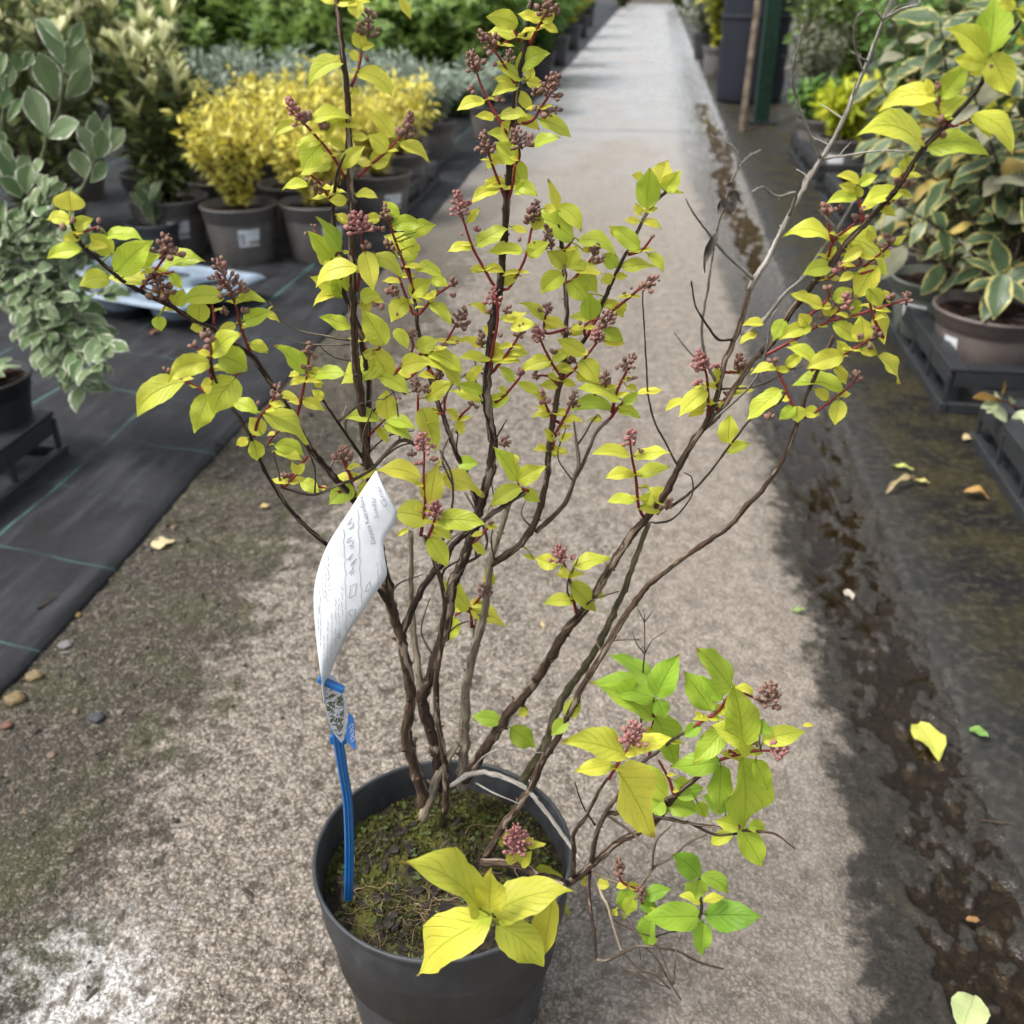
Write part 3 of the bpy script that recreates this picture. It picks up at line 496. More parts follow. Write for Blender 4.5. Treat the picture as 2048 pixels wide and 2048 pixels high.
# leaves: base x,y, tip x,y, width, tone (0 yellow .. 1 green), bow
LEAVES = {
'B': "230,15,445,10,70,.05;350,0,370,120,95,.1;640,-20,715,120,45,.2;230,10,110,-20,70,.05;395,310,362,188,95,.1;395,310,480,290,50,.1;275,400,58,552,80,.15,.16;375,465,600,642,85,.15,.16;270,385,208,378,40,.1;320,330,380,392,55,.15;330,592,382,600,60,.3;300,800,75,765,75,.15,.12;240,795,400,820,75,.1,.12;340,880,440,890,50,.2;600,875,455,720,95,.1;560,970,440,875,110,.15;455,1055,585,985,120,.15;640,930,830,1042,55,.15,.12;265,1070,415,945,95,.2;200,1060,0,1130,70,.15,.1;160,910,245,790,30,.3;290,960,180,890,50,.3;300,1290,190,1290,70,.35;360,1250,500,1275,45,.3,.1;240,1385,310,1450,55,.1;1400,165,1208,105,115,.1;1550,130,1405,90,60,.1;1390,240,1210,205,50,.35;1420,240,1530,180,60,.5;1560,140,1640,60,80,.1;1570,150,1662,210,50,.25;1390,450,1600,340,115,.45,.1;1430,512,1270,425,60,.3;1470,520,1500,430,60,.4;1400,530,1255,505,60,.2;1410,560,1240,612,60,.2;1460,520,1560,545,70,.2;1400,590,1492,715,70,.2;1190,655,1018,705,60,.1,.1;1250,762,1130,748,50,.3;1290,750,1472,752,60,.2,.1;1300,790,1370,860,90,.15;1400,770,1540,835,70,.15;1540,770,1740,880,75,.2,.08;1370,920,1210,850,60,.4;1390,1040,1260,920,125,.4;1500,930,1670,888,60,.4;1365,1035,1440,1232,155,.15;1290,1000,1200,1090,70,.3;1335,1190,1178,1200,75,.15,.12;1280,1222,1105,1302,70,.1,.12;1380,1190,1530,1262,85,.2,.1;1470,1190,1380,1252,80,.3;1080,1430,1155,1340,50,.35;1660,1370,1598,1162,30,.5;1755,1545,1460,1395,175,.5,.12;1670,1325,1810,1480,110,.2,.12;1570,1340,1650,1352,60,.5;1520,1480,1540,1370,80,.15",
'C': "740,1610,770,1312,185,.55;835,1425,905,1242,160,.15;890,1472,1005,1320,135,.2;720,1380,632,1352,60,.2;700,1660,660,1570,75,.3;720,1625,830,1612,50,.2;900,1470,1025,1492,35,.2;690,1710,575,1700,50,.4;720,1720,862,1765,50,.5,.1",
'D': "1680,370,1720,-25,300,.35;1660,400,1388,200,175,.1;1650,450,1438,412,110,.35;1690,380,1825,655,210,.2;1640,480,1540,522,80,.15;1720,500,1755,655,70,.1;1860,60,1740,15,70,.2;1940,280,1865,300,60,.2;1340,680,1535,455,150,.5;1310,690,918,765,125,.15,.14;1280,650,1230,550,60,.2;1310,800,1140,710,80,.1;1350,820,1530,680,140,.2;1200,1030,772,935,150,.1,.16;1250,1030,1665,1085,110,.4,.14;1580,800,1842,1070,100,.2,.14;1560,810,1690,972,60,.15;1095,1108,1120,1228,115,.05;1060,1200,985,1232,60,.1;1900,130,2000,60,120,.2",
'H': "1470,232,1318,180,55,.15;1470,240,1595,180,85,.15;1450,330,1245,372,90,.25,.1;1440,270,1330,245,70,.15;1450,250,1440,355,100,.1;1760,300,1502,382,100,.3,.1;1750,290,1840,332,50,.2;1640,400,1722,462,55,.1;1270,620,940,605,95,.2,.16;1320,632,1642,855,125,.15,.16;1480,700,1350,785,85,.1;1420,690,1505,700,70,.4;1560,640,1528,560,50,.25;1720,670,1802,598,40,.2;1640,750,1682,700,60,.3;1270,812,1078,872,110,.1,.08;1250,780,1305,675,60,.35;1590,815,1448,1035,185,.1;1430,870,1330,922,60,.2;1210,1105,998,1010,50,.0;1530,970,1625,1098,115,.25;1680,1070,1640,980,40,.3;1290,1060,1420,980,100,.3;1440,1050,1440,1165,85,.3;1250,1160,1210,1088,50,.1;1250,1160,1322,1118,40,.1;1130,1240,915,1325,110,.1,.1;1110,1230,1050,1148,100,.15;940,1190,870,1338,100,.4;800,1220,650,1232,60,.15;750,1290,630,1362,40,.3,.1;1290,1220,1462,1345,110,.1;1500,1340,1480,1168,135,.3;1600,1130,1640,1352,85,.15;1380,1420,1310,1340,80,.35;1360,1440,1105,1530,135,.1,.06;1165,1505,962,1388,70,.3,.1;960,1520,1080,1420,80,.2;1480,1410,1600,1442,60,.15;1600,1450,1748,1632,50,.1;1300,1530,1382,1650,50,.25;1350,1690,985,1660,80,.3,.14;920,1690,683,1892,110,.3;1250,1750,1150,1680,70,.3;1330,1755,1300,1925,125,.25;1020,1800,908,1895,80,.3;1030,1800,1040,1912,110,.2;1080,1830,1190,1862,90,.3;890,1530,705,1582,50,.1,.1;880,1540,980,1552,50,.1;400,1690,208,1865,115,.15;240,1760,108,1832,50,.15;390,1800,310,1812,50,.2;380,1830,268,1872,50,.25;470,1530,460,1650,60,.1;560,1720,732,1690,50,.2;500,1820,535,1760,60,.4",
'J': "1780,302,1790,108,135,.25;1770,372,1930,308,80,.2,.1;1090,400,838,372,58,.25,.08;1120,400,1362,368,58,.15,.06;1120,530,918,545,80,.1,.1;1150,530,1358,470,90,.15,.06;1120,715,928,715,70,.3,.1;1300,772,1143,762,90,.2;1200,735,1240,640,90,.1;1330,722,1230,618,110,.1;1220,620,1165,598,20,.2;570,1165,430,1108,110,.25;420,1120,338,1088,30,.2;690,1170,942,1108,80,.2,.05;600,1180,655,1252,60,.4;690,1240,692,1180,60,.3;665,1285,842,1478,125,.2;690,1420,488,1432,90,.15,.1;830,1350,908,1388,60,.2;290,560,138,338,105,.25;300,570,488,470,130,.1,.06;320,610,118,742,120,.15,.1;330,640,452,712,85,.2;280,450,250,378,80,.3;550,290,495,200,60,.1;520,340,410,350,50,.2,.1;555,320,560,402,72,.1;590,280,692,238,50,.25;590,340,642,382,40,.2",
'G': "165,358,-22,402,60,.15,.1;205,345,482,222,80,.15,.08;480,212,602,250,45,.25;555,402,292,402,88,.35,.06;600,432,762,328,112,.4;265,530,155,556,60,.4;270,530,422,562,72,.15,.12;512,598,400,662,80,.15;450,570,552,590,40,.2;880,530,755,390,122,.15;872,530,882,365,92,.4;915,520,980,348,115,.2;915,512,1112,540,78,.15,.1;885,570,708,718,150,.2;922,622,1052,782,142,.25;1010,552,1132,712,132,.2;960,540,1172,572,50,.2;985,320,1278,425,85,.3,.18;1460,372,1240,205,130,.45,.05;1285,282,1242,198,60,.2;1330,522,1582,510,72,.45,.06;1530,418,1652,552,80,.3,.12;1282,522,1180,420,112,.5;1020,382,1092,402,50,.2;1270,602,1160,622,80,.25;1280,602,1372,590,60,.45;1085,930,1080,738,152,.5;1212,762,1152,832,72,.1;1222,770,1270,852,82,.25;1278,800,1332,902,122,.3;1100,722,1030,792,60,.3;280,882,152,808,45,.15;400,922,592,868,55,.2,-.08;722,922,552,798,80,.2;470,992,662,960,92,.15;722,922,892,982,60,.2;740,962,832,992,50,.2;1100,942,918,908,70,.4;1000,1042,950,960,100,.4;330,1052,258,978,70,.2;250,1142,78,1078,50,.15,.06;320,1110,382,1252,112,.1;280,1252,72,1218,70,.15,.1;340,1252,542,1250,70,.15,.1;180,1342,252,1278,60,.2;490,1402,378,1288,72,.3;450,1500,318,1602,100,.3;380,1442,432,1502,50,.3;255,1482,68,1420,100,.5;240,1552,0,1478,50,.25;470,1182,608,1192,50,.25,.1;782,1242,550,1342,100,.2,.12;792,1240,945,1160,80,.3;1042,1192,838,1078,112,.15;1190,1092,1352,1112,60,.2;1190,1002,1332,1082,112,.35;1010,1230,1142,1415,142,.15;942,1312,793,1312,80,.1,.12;980,1332,1062,1402,80,.3;842,1432,698,1432,80,.25;870,1402,972,1432,60,.2;682,1482,518,1408,80,.25;740,1552,640,1490,60,.2;762,1342,822,1392,50,.2;1312,1542,998,1450,80,.3,.12;1340,1572,1452,1488,82,.5;1250,1622,928,1625,95,.4,.14;1290,1622,1464,1685,75,.35,.1;1300,1592,1422,1622,60,.2;1450,1490,1642,1472,20,.3;1362,1442,1442,1472,60,.25;1170,1682,1078,1702,50,.25;780,1642,638,1682,50,.3,.1;790,1642,922,1682,50,.3,.14;880,1712,1032,1712,50,.35",
'F': "630,452,455,248,150,.4;610,440,545,492,145,.2;702,382,518,138,80,.6;720,402,772,402,30,.5;762,172,668,108,55,.1;825,522,513,655,105,.15,.16;890,400,952,695,155,.1;950,440,1172,592,90,.1,.14;1100,205,1346,205,120,.45,.12;1000,132,880,152,80,.5;1150,132,1033,12,92,.25;1280,252,1428,190,122,.2;1350,262,1170,272,70,.35;1280,452,1048,282,172,.35;1270,352,1312,392,60,.3;680,692,473,598,122,.35;680,692,530,745,60,.3;652,732,493,818,60,.35,.12;702,762,650,580,100,.45;770,702,730,560,80,.5;852,762,1012,742,112,.35,.12;930,762,1042,802,30,.3;862,762,922,862,90,.4;1100,482,1058,420,80,.2;1170,592,1282,590,40,.3;1280,512,1487,612,80,.4,.16;1240,742,1402,618,132,.35;1400,612,1532,662,80,.35,.1;1232,772,1090,935,132,.3;1390,800,1552,962,90,.3,.08;1380,782,1442,690,50,.3;778,982,550,903,80,.45;1040,1120,870,855,205,.15;1012,1282,703,1420,165,.2,.12;940,1150,1112,1440,205,.1;1170,1292,1384,1258,142,.1;1120,1000,1222,1152,100,.15;950,1202,870,1180,80,.4;1330,1192,1614,1455,85,.15,.14;1290,1152,1452,1080,122,.2;1380,1180,1642,1332,110,.2;1012,1362,1222,1492,122,.3;1362,1532,1562,1408,112,.25;1330,1610,1432,1935,152,.1;1400,1602,1452,1702,80,.1;1690,1402,1762,1300,80,.25;1062,1692,1050,1478,152,.35;1002,1702,748,1682,100,.35,.1;1062,1690,1272,1762,90,.4,.08;1040,1732,1242,1842,90,.35;990,1762,1062,1872,70,.45;900,1642,992,1652,60,.35;430,1330,203,1128,130,.4;430,1382,310,1432,60,.2,.12;450,1352,552,1300,70,.2;500,1352,742,1350,80,.45,.06;382,1332,298,1362,40,.3;562,1542,480,1470,70,.25;410,1542,572,1625,90,.25;500,1392,552,1452,60,.15;230,1502,377,1552,60,.3;150,1562,272,1592,40,.3;100,1652,433,1872,130,.35,.12;1520,1622,1612,1692,60,.3;1610,1702,1642,1812,75,.15",
'E': "1160,342,933,442,120,.15,.14;1170,302,1322,185,90,.2;1210,312,1362,382,165,.3;1020,452,758,628,120,.2,.12;1160,520,1075,724,122,.25;1300,432,1178,622,195,.2;1170,472,1110,472,80,.4;1390,250,1477,292,60,.3,.12;870,90,890,170,70,.3;1420,622,1262,568,65,.35,.12;1370,772,1305,802,50,.25;1400,772,1420,882,92,.15;1450,742,1380,650,90,.2;1520,802,1682,862,75,.4,.14;1520,832,1662,882,50,.25;1640,962,1610,890,40,.4;1640,962,1682,900,40,.4;1660,1002,1762,1062,70,.4,.08;1940,1018,1818,1125,112,.5",
'A': "390,1162,382,1052,178,.1;390,1222,258,1210,70,.25;410,1252,512,1208,80,.1;440,1312,348,1322,50,.3;410,1292,452,1240,70,.2;450,1382,263,1422,80,.4,.08;620,1402,498,1288,100,.3;645,1500,832,1333,172,.4;590,1302,792,1330,48,.3,.1;490,1362,602,1362,50,.25;600,1532,443,1572,98,.25,.08;800,1552,588,1542,65,.2,.1;730,1482,882,1410,80,.4;880,1492,1122,1438,60,.4,.1;940,1512,1002,1592,60,.5;960,1682,1012,1600,90,.25;830,1522,800,1470,30,.2;1240,1642,1008,1662,88,.25,.1;1100,1782,1100,1655,112,.15;1120,1800,1050,1812,60,.2;1310,1642,1462,1665,55,.25,.08;1350,1772,1502,1718,90,.25;1300,1792,1200,1832,50,.2;1450,1742,1542,1775,25,.2;1640,682,1518,748,60,.1,.1;1720,662,1932,652,60,.1,.1;1770,782,1630,802,50,.15;1765,800,1668,925,130,.1;1700,1022,1563,1045,50,.35,.1;1380,1900,1480,1932,60,.3",
'I': "1190,372,895,322,120,.1,.12;900,332,788,378,50,.1;1270,562,1310,288,150,.1;1310,300,1352,238,20,.1;1330,382,1634,495,85,.1,.12;1252,662,1012,620,205,.2;1320,672,1645,695,140,.15,.06;1190,602,1168,550,60,.15;1290,722,1412,802,70,.15;1260,792,1382,985,130,.25;1110,732,1038,782,40,.15;1540,1282,1348,1100,95,.15;1520,1282,1420,1292,60,.15;1550,1292,1782,1402,110,.15,.06;1550,1272,1642,1240,70,.1;1440,1352,1400,1512,115,.2;1690,1132,1670,1008,75,.1;770,462,832,400,60,.5;740,342,698,362,40,.5;1460,272,1602,270,100,.45;1570,832,1652,912,60,.4;1660,712,1742,720,40,.35",
'K': "1290,452,1108,428,102,.62;1352,500,1505,622,142,.66;1470,382,1408,425,60,.8;1720,432,1805,292,92,.5;1720,452,1622,548,92,.52;1150,1670,672,1368,235,.04,.10;1250,1702,1742,1550,225,.05,.11;1222,1692,1232,1428,205,.10;1215,1745,775,2075,300,.08,.08;1235,1715,1058,1805,125,.16,.1;1270,1765,1562,2020,245,.10,.08;1630,1600,1570,1970,175,.12;1480,1430,1722,1695,235,.08;1310,1262,1225,1203,32,.0;1460,1262,1582,1253,42,.0;1310,1222,1320,1128,55,.0;1470,1262,1502,1208,55,.0;1390,1362,1330,1298,85,.1;1420,1372,1490,1298,100,.08",
'L': "822,470,428,375,135,.62,.06;818,590,508,398,150,.66,.04;850,462,992,196,205,.6;812,342,562,193,80,.62;850,482,902,592,112,.66;840,590,962,885,182,.58;1200,552,1028,308,152,.58;1262,482,1140,330,100,.62;1322,402,1112,152,112,.58;1400,765,1340,395,250,.22;1470,432,1350,405,45,.4;1290,532,1225,572,70,.5;1140,572,1110,592,70,.6;1132,652,1022,712,92,.58;1280,682,1088,888,150,.38;1450,812,1205,655,132,.28;1510,702,1532,608,120,.38;1530,742,1795,688,130,.22;1790,652,1862,650,20,.0;1252,872,948,912,160,.38,-.04;1400,852,1410,1295,262,.32;1480,882,1562,1052,105,.4;1262,902,1250,1202,122,.5;640,832,255,748,200,.08,.05;560,900,328,942,110,.1;680,802,932,728,100,.08;930,752,1028,765,20,.0;600,940,805,1342,235,.08;912,1112,648,908,175,.32;890,1132,808,1202,120,.42;910,1152,1112,1202,145,.42;970,1092,1142,1050,120,.5;960,1002,1052,1042,80,.5;1110,1142,1162,1232,80,.45;1300,1182,1148,1100,122,.52;1372,1302,1228,1260,112,.22;1340,1352,1198,1412,82,.22;1390,1312,1522,1545,172,.52;1440,1292,1542,1312,80,.42",
'N': "1250,220,1032,40,205,.66,.05;1270,215,1500,362,125,.62,.16;1240,250,1230,400,180,.62;1270,440,1090,380,75,.3,.1;1290,440,1470,400,60,.3,.1;1255,560,790,572,260,.6,.02;1305,545,1765,560,262,.62,.02;1290,600,1270,880,145,.62;850,560,815,805,160,.6;660,330,620,560,165,.5;800,400,1015,330,115,.58;700,400,640,530,120,.35;760,450,900,500,120,.62;400,280,500,300,90,.5;560,500,530,550,60,.4;270,240,330,280,90,.25"}
# bud heads: base x,y, tip x,y, width, (p = pinker)
BUDS = {
'B': "440,245,440,65,150;430,405,435,365,50;60,760,30,715,50;160,830,150,785,60;680,900,712,720,110;630,870,625,820,40;1130,470,1098,325,130;1260,305,1155,200,140;1340,400,1350,315,90;1250,430,1255,405,45;1130,580,1085,568,55;1260,655,1305,635,80;1230,515,1235,490,40;1580,620,1655,470,150;1520,620,1510,575,80;1550,740,1680,700,75;1510,710,1510,690,40;1590,110,1600,-10,150;1655,85,1670,75,40;1430,960,1390,825,150;1480,945,1485,900,70;1220,1000,1170,855,120;1130,975,1128,960,40;1040,1400,1010,1225,110,p;1085,1325,1080,1290,50,p;1135,1490,1145,1450,60,p;1045,1530,1035,1495,45,p;1470,1430,1530,1290,110",
'A': "1680,690,1585,540,90,p;1700,665,1690,630,50;1770,725,1795,670,60;1790,1060,1685,985,60;1820,1025,1825,1005,40;880,1660,855,1475,150;920,1600,925,1570,60;900,1420,920,1295,120;970,1410,975,1380,80;830,1650,820,1630,50;1290,1640,1195,1425,150;1170,1550,1160,1530,60;1330,1600,1345,1575,60;1250,1740,1235,1700,60;1350,1735,1355,1705,60;550,1235,540,1210,40;400,1230,400,1212,35;355,1265,345,1250,35;550,1285,555,1260,50",
'G': "640,175,662,5,120;590,190,585,160,60;785,385,738,185,110;545,345,528,275,42;635,345,655,310,42;1100,420,1155,335,80;1100,485,1195,440,75;1540,320,1570,250,50;1480,700,1610,595,140;1360,725,1340,710,50;1400,700,1400,670,50;340,805,342,670,140,p;310,880,305,850,70;430,880,450,815,80;750,885,762,805,115;690,855,680,840,40;520,1070,572,935,105;700,1095,655,975,115,p;920,1045,910,985,100;1010,965,1000,945,45;1190,990,1255,865,150;1120,1105,1162,975,110,p;250,1135,240,1005,80;350,1050,350,1020,60;930,1265,950,1210,105;800,1190,805,1160,60;555,1355,540,1305,60;670,1390,660,1325,80;740,1585,718,1475,78,p;950,1605,962,1475,100;1200,1435,1200,1320,105;1340,1320,1425,1185,115;1295,1310,1285,1290,40;1370,1395,1435,1365,65;1120,1515,1120,1490,42;830,1830,835,1790,50,p;420,1910,432,1825,110;380,1050,395,1045,40",
'F': "860,260,798,85,200,p;900,380,898,335,105;955,250,925,175,100;1010,240,1010,215,60;1050,160,1038,40,100;490,215,480,190,60;432,272,425,258,42;1100,405,1048,315,110;1140,425,1150,400,60;1170,540,1180,505,70;1100,745,1125,680,130;1080,660,1078,630,40;1580,670,1560,595,88;1560,750,1560,725,58;1240,1070,1275,1000,118;1380,1135,1382,1065,80;450,1205,462,1092,90;400,1200,395,1170,60;490,1230,500,1200,60;440,1310,440,1280,80;205,1540,222,1420,110;65,1580,60,1565,40;1290,1485,1278,1380,165;1350,1490,1360,1460,70;1480,1380,1455,1310,95;1420,1410,1420,1385,50;1500,1140,1495,1110,60;1560,1115,1600,1095,65;960,820,960,785,60;1010,840,1015,825,42;1140,900,1145,880,60;1600,985,1665,835,145;1150,1555,1140,1520,60;1700,1590,1710,1560,68;1740,1610,1750,1590,55",
'I': "1220,185,1220,45,130,p;1140,220,1135,180,78;1180,280,1175,255,70,p;1290,255,1290,215,60,p;670,265,648,150,110;700,300,705,280,50;1285,645,1315,530,140,p;1650,1205,1640,1110,108;1690,700,1690,675,60;1410,760,1412,735,60",
'J': "1090,320,1092,205,112,p;1145,360,1160,345,62;600,1140,588,1020,120,p;680,1120,685,1090,70,p;1345,770,1375,695,98",
'K': "1400,1300,1388,1130,170,p", 'L': "700,775,700,620,165,p;1540,525,1595,360,150;1595,540,1610,515,60;1580,815,1690,795,150,p;1495,780,1490,755,60;610,1605,605,1515,85;745,1765,740,1685,92",
'E': "1130,225,1160,175,95;1070,262,1055,250,70;1130,270,1140,255,42;1200,205,1200,190,42;910,395,912,380,50;1310,415,1305,330,90;1570,985,1570,950,55;1890,880,1875,825,100",
'C': "790,1850,800,1805,50",
'D': "1350,890,1345,850,78;1355,965,1352,940,68;1365,550,1368,530,42;1320,630,1318,565,50;1220,990,1215,960,48;1690,480,1690,455,45;1030,1295,1055,1225,88;1110,1320,1120,1225,108;1340,850,1340,830,50",
'H': "1250,460,1240,375,118;1330,430,1325,385,78;1440,495,1440,460,60;1490,445,1490,405,70;1530,495,1535,465,70;1690,670,1655,590,110;1590,650,1580,635,42;1350,855,1340,795,100,p;1250,995,1255,955,80;1380,1130,1380,1010,108,p;1280,1115,1275,1085,90;1200,1190,1205,1165,60;1340,1180,1345,1160,60;1160,1240,1160,1220,48;1800,1090,1802,990,105;1690,1055,1690,1015,88;1590,1330,1578,1240,105;1470,1325,1475,1300,60;1540,1400,1550,1375,80;370,1550,335,1410,140,p;460,1530,465,1505,58,p;340,1650,335,1625,105,p;620,1570,632,1420,108;870,1500,872,1465,90;1430,1625,1465,1560,108;530,1725,535,1705,60;840,1890,842,1850,88"}

shrub = empty('flowering_shrub', (POT_C.x, POT_C.y, SOIL_Z), 'tall golden-leaved shrub with pinkish buds and dark woody stems in the black pot', 'shrub')
SAMP = []   # (px, py, Y, object)
SARR = None
def nearest(px, py):
    d = (SARR[:, 0]-px)**2+(SARR[:, 1]-py)**2; i = int(d.argmin()); return math.sqrt(d[i]), SARR[i, 2], SAMP[i][3]
def add_stem(kind, r0, r1, Y0, Y1, P2, name):
    global SARR
    if Y0 is None:
        d, Y0, _ = nearest(*P2[0]); 
    if kind != 'r': r0 *= .76; r1 *= .60
    C = catmull(P2, 9.0); n = len(C); L = np.concatenate([[0], np.cumsum([np.linalg.norm(C[i+1]-C[i]) for i in range(n-1)])]); L = L/L[-1]
    P3 = []; R = []; phase = random.uniform(0, 55); tot = 0
    for i, c in enumerate(C):
        Y = Y0+(Y1-Y0)*L[i]; p = at(c[0], c[1], Y); k = zdepth(p)/FPX
        if i: tot += np.linalg.norm(C[i]-C[i-1])
        node = math.exp(-(((tot+phase) % 58-29)/5.0)**2)
        r = (r0+(r1-r0)*L[i])*k*(1+(.22 if kind != 'r' else .12)*node)*random.uniform(.96, 1.04)
        P3.append(p); R.append(r)
    for i in range(1, n-1):
        if kind != 'r': P3[i] = P3[i]+Vector((random.gauss(0, 1), random.gauss(0, 1), random.gauss(0, 1)))*R[i]*.10
    V, F, U = tube(P3, R, 10 if r0 > 5 else 6, random.uniform(0, 3), .10 if kind != 'r' else .01)
    mb = MB(); mb.add(V, F, U)
    if kind in 'dbpm' and r0 > 4.5:          # strips of bark lifting off the older wood
        for i in range(1, n-6, 2):
            if random.random() < .62:
                m_ = random.randint(2, 5); T = (P3[i+1]-P3[i-1]).normalized(); a0 = T.orthogonal().normalized(); a0.rotate(Quaternion(T, random.uniform(0, 6.28))); wv_ = R[i]*random.uniform(.18, .45); vs_ = []; us_ = []; u0 = random.uniform(0, 3)
                for k in range(m_+1):
                    T2 = (P3[i+k+1]-P3[i+k-1]).normalized(); a1 = (a0-T2*a0.dot(T2)).normalized(); sd = T2.cross(a1); g = k/m_; lift = R[i+k]*(1.03+.55*max(0, g-.45)**1.5*random.uniform(.5, 1.6)); ww = wv_*(1-.7*g)
                    vs_ += [P3[i+k]+a1*lift-sd*ww, P3[i+k]+a1*(lift+wv_*.15), P3[i+k]+a1*lift+sd*ww]; us_ += [(u0, k*.004), (u0+.05, k*.004), (u0+.1, k*.004)]
                mb.add(vs_, [f_ for k in range(m_) for f_ in ((3*k, 3*k+1, 3*k+4, 3*k+3), (3*k+1, 3*k+2, 3*k+5, 3*k+4))], us_)
    # short spurs at the nodes
    if kind in 'dbgpt' and r0 > 3:
        tot2 = 0
        for i in range(2, n-2):
            tot2 += np.linalg.norm(C[i]-C[i-1])
            if tot2 > 58:
                tot2 = random.uniform(0, 12)
                T = (P3[i+1]-P3[i-1]).normalized(); a = T.orthogonal().normalized(); a.rotate(Quaternion(T, random.uniform(0, 6.28)))
                for sg in (-1, 1):
                    if random.random() < .6:
                        q = P3[i]+a*sg*R[i]*.6; ln = R[i]*random.uniform(.2, .8); d_ = (a*sg+T*.6).normalized()
                        v, f, u = tube([q, q+d_*(R[i]*.6+ln)], [R[i]*.42, R[i]*.2], 5); mb.add(v, f, u)
    if kind == 'g':
        for i in range(1, n-1):
            for _ in range(2):
                if random.random() < .55:
                    T = (P3[i+1]-P3[i-1]).normalized(); a = T.orthogonal().normalized(); a.rotate(Quaternion(T, random.uniform(0, 6.28))); q = P3[i]+a*R[i]*.8; d_ = (a+T*random.uniform(.2, 1.4)).normalized()*random.uniform(.0006, .0022)
                    v, f, u = tube([q, q+d_], [.00035, .00012], 4); mb.add(v, f, u)
    o = mb.build(name, BARK[kind], shrub, loc=P3[0], smooth=True)
    for i, c in enumerate(C): SAMP.append((c[0], c[1], Y0+(Y1-Y0)*L[i], o))
    SARR = np.array([(a, b, c) for a, b, c, _ in SAMP])
    return o
for kind, r0, r1, Y0, Y1, s in STEMS:
    add_stem(kind, r0, r1, Y0, Y1, pts('O', s), 'branch' if r0 > 4.2 else 'twig')
rs = random.Random(11)
_g = [q for q in SAMP if q[3].data.materials[0] == BARK['g'] and q[1] < 760]
for k in range(16):
    c = rs.choice(_g); a = rs.uniform(-2.7, -.5); ln = rs.uniform(25, 85); P2 = [(c[0], c[1]), (c[0]+ln*.5*math.cos(a)+rs.uniform(-6, 6), c[1]+ln*.5*math.sin(a)), (c[0]+ln*math.cos(a+rs.uniform(-.5, .5)), c[1]+ln*math.sin(a+rs.uniform(-.5, .5)))]
    add_stem('g', rs.uniform(2.2, 3.4), 1.5, None, c[2]+rs.uniform(-.03, .03), P2, 'twig')
# fine side twigs through the middle of the shrub
_base = list(SAMP)
for k in range(34):
    c = rs.choice([q for q in _base if 640 < q[0] < 1230 and 780 < q[1] < 1330]); a = rs.uniform(-2.5, -.6); ln = rs.uniform(50, 130)
    P2 = [(c[0], c[1]), (c[0]+ln*.5*math.cos(a)+rs.uniform(-8, 8), c[1]+ln*.5*math.sin(a)), (c[0]+ln*math.cos(a+.3), c[1]+ln*math.sin(a+.3))]
    add_stem(rs.choice('ttdp'), rs.uniform(2.4, 4), 1.8, None, c[2]+rs.uniform(-.04, .05), P2, 'twig')
for cr, s in SHOOTS.items():
    for q in s.split(';'):
        P2 = pts(cr, q); d, Y, _ = nearest(*P2[0]); ln = sum(math.dist(P2[i], P2[i+1]) for i in range(len(P2)-1))
        add_stem('r', 3.6, 2.2, None, Y-rs.uniform(-.15, .5)*ln*Y/FPX, P2, 'flower_shoot')

# leaf surface
def leaf_surface(base, tip, width, up, nrm_hint, bow=.08, fold=.35, wave=.03, pet=None, N=13, M=7, form=(.55, 1.12), ser=.025):
    A = tip-base; L = A.length; A = A/L
    side = A.cross(nrm_hint).normalized(); nn = side.cross(A).normalized()
    U0 = up-A*up.dot(A)
    U0 = U0.normalized() if U0.length > .05 else nn
    a, b = form; wmax = ((a/(a+b))**a)*((b/(a+b))**b)
    ph = random.uniform(0, 6.28); V = []; F = []; UVs = []
    cosf, sinf = math.cos(fold), math.sin(fold); asym = random.uniform(-.08, .08); tw = random.uniform(-.6, .6)
    for i in range(N):
        t = i/(N-1); tt = .012+.988*t
        tp_ = max(0, min(1, (tt-.62)/.38)); w = (tt**a)*((1-tt)**b)/wmax*(1-.42*tp_*tp_*(3-2*tp_))*width*.5*(1+(ser if i % 2 else -ser))
        if i == N-1: w = width*.006
        c = base+A*(L*t)+U0*(bow*L*4*t*(1-t)) - U0*(max(0, t-.75)*bow*L*1.2)
        ang = tw*(t-.4); s2 = side*math.cos(ang)+nn*math.sin(ang); n2 = nn*math.cos(ang)-side*math.sin(ang)
        for j in range(M):
            s = -1+2*j/(M-1); e = abs(s)
            lift = (e*sinf*w) + wave*L*math.sin(t*11+ph+(0 if s > 0 else 1.7))*e*e - .10*w*e*e
            V.append(c+s2*(s*w*cosf*(1+asym*s))+n2*lift); UVs.append((j/(M-1), t))
    for i in range(N-1):
        for j in range(M-1): F.append((i*M+j, i*M+j+1, (i+1)*M+j+1, (i+1)*M+j))
    if pet is not None and (pet-base).length < .03:
        v, f, u = tube([pet, (pet+base)*.5+U0*.001, base+A*L*.04], [.0008, .0007, .0006], 4); k = len(V)
        V += v; F += [tuple(q+k for q in g) for g in f]; UVs += [(.5, .02)]*len(v)
    return V, F, UVs
ZUP = Vector((0, 0, 1))
YEL = np.array((.83, .77, .10)); MIDC = np.array((.56, .67, .07)); GRN = np.array((.25, .50, .05))
def tonecol(t_):
    t_ = max(0, min(1, t_+rs.gauss(.02, .10)))
    c = YEL+(MIDC-YEL)*t_*2 if t_ < .5 else MIDC+(GRN-MIDC)*(t_-.5)*2
    c = c*rs.uniform(.78, 1.04); return (float(c[0]), float(c[1]), float(c[2]), 1.0)
LEAF_M = m_leaf('golden_leaf', None, None, vein=.16, trans=.42, rough=.42)
leafdata = []
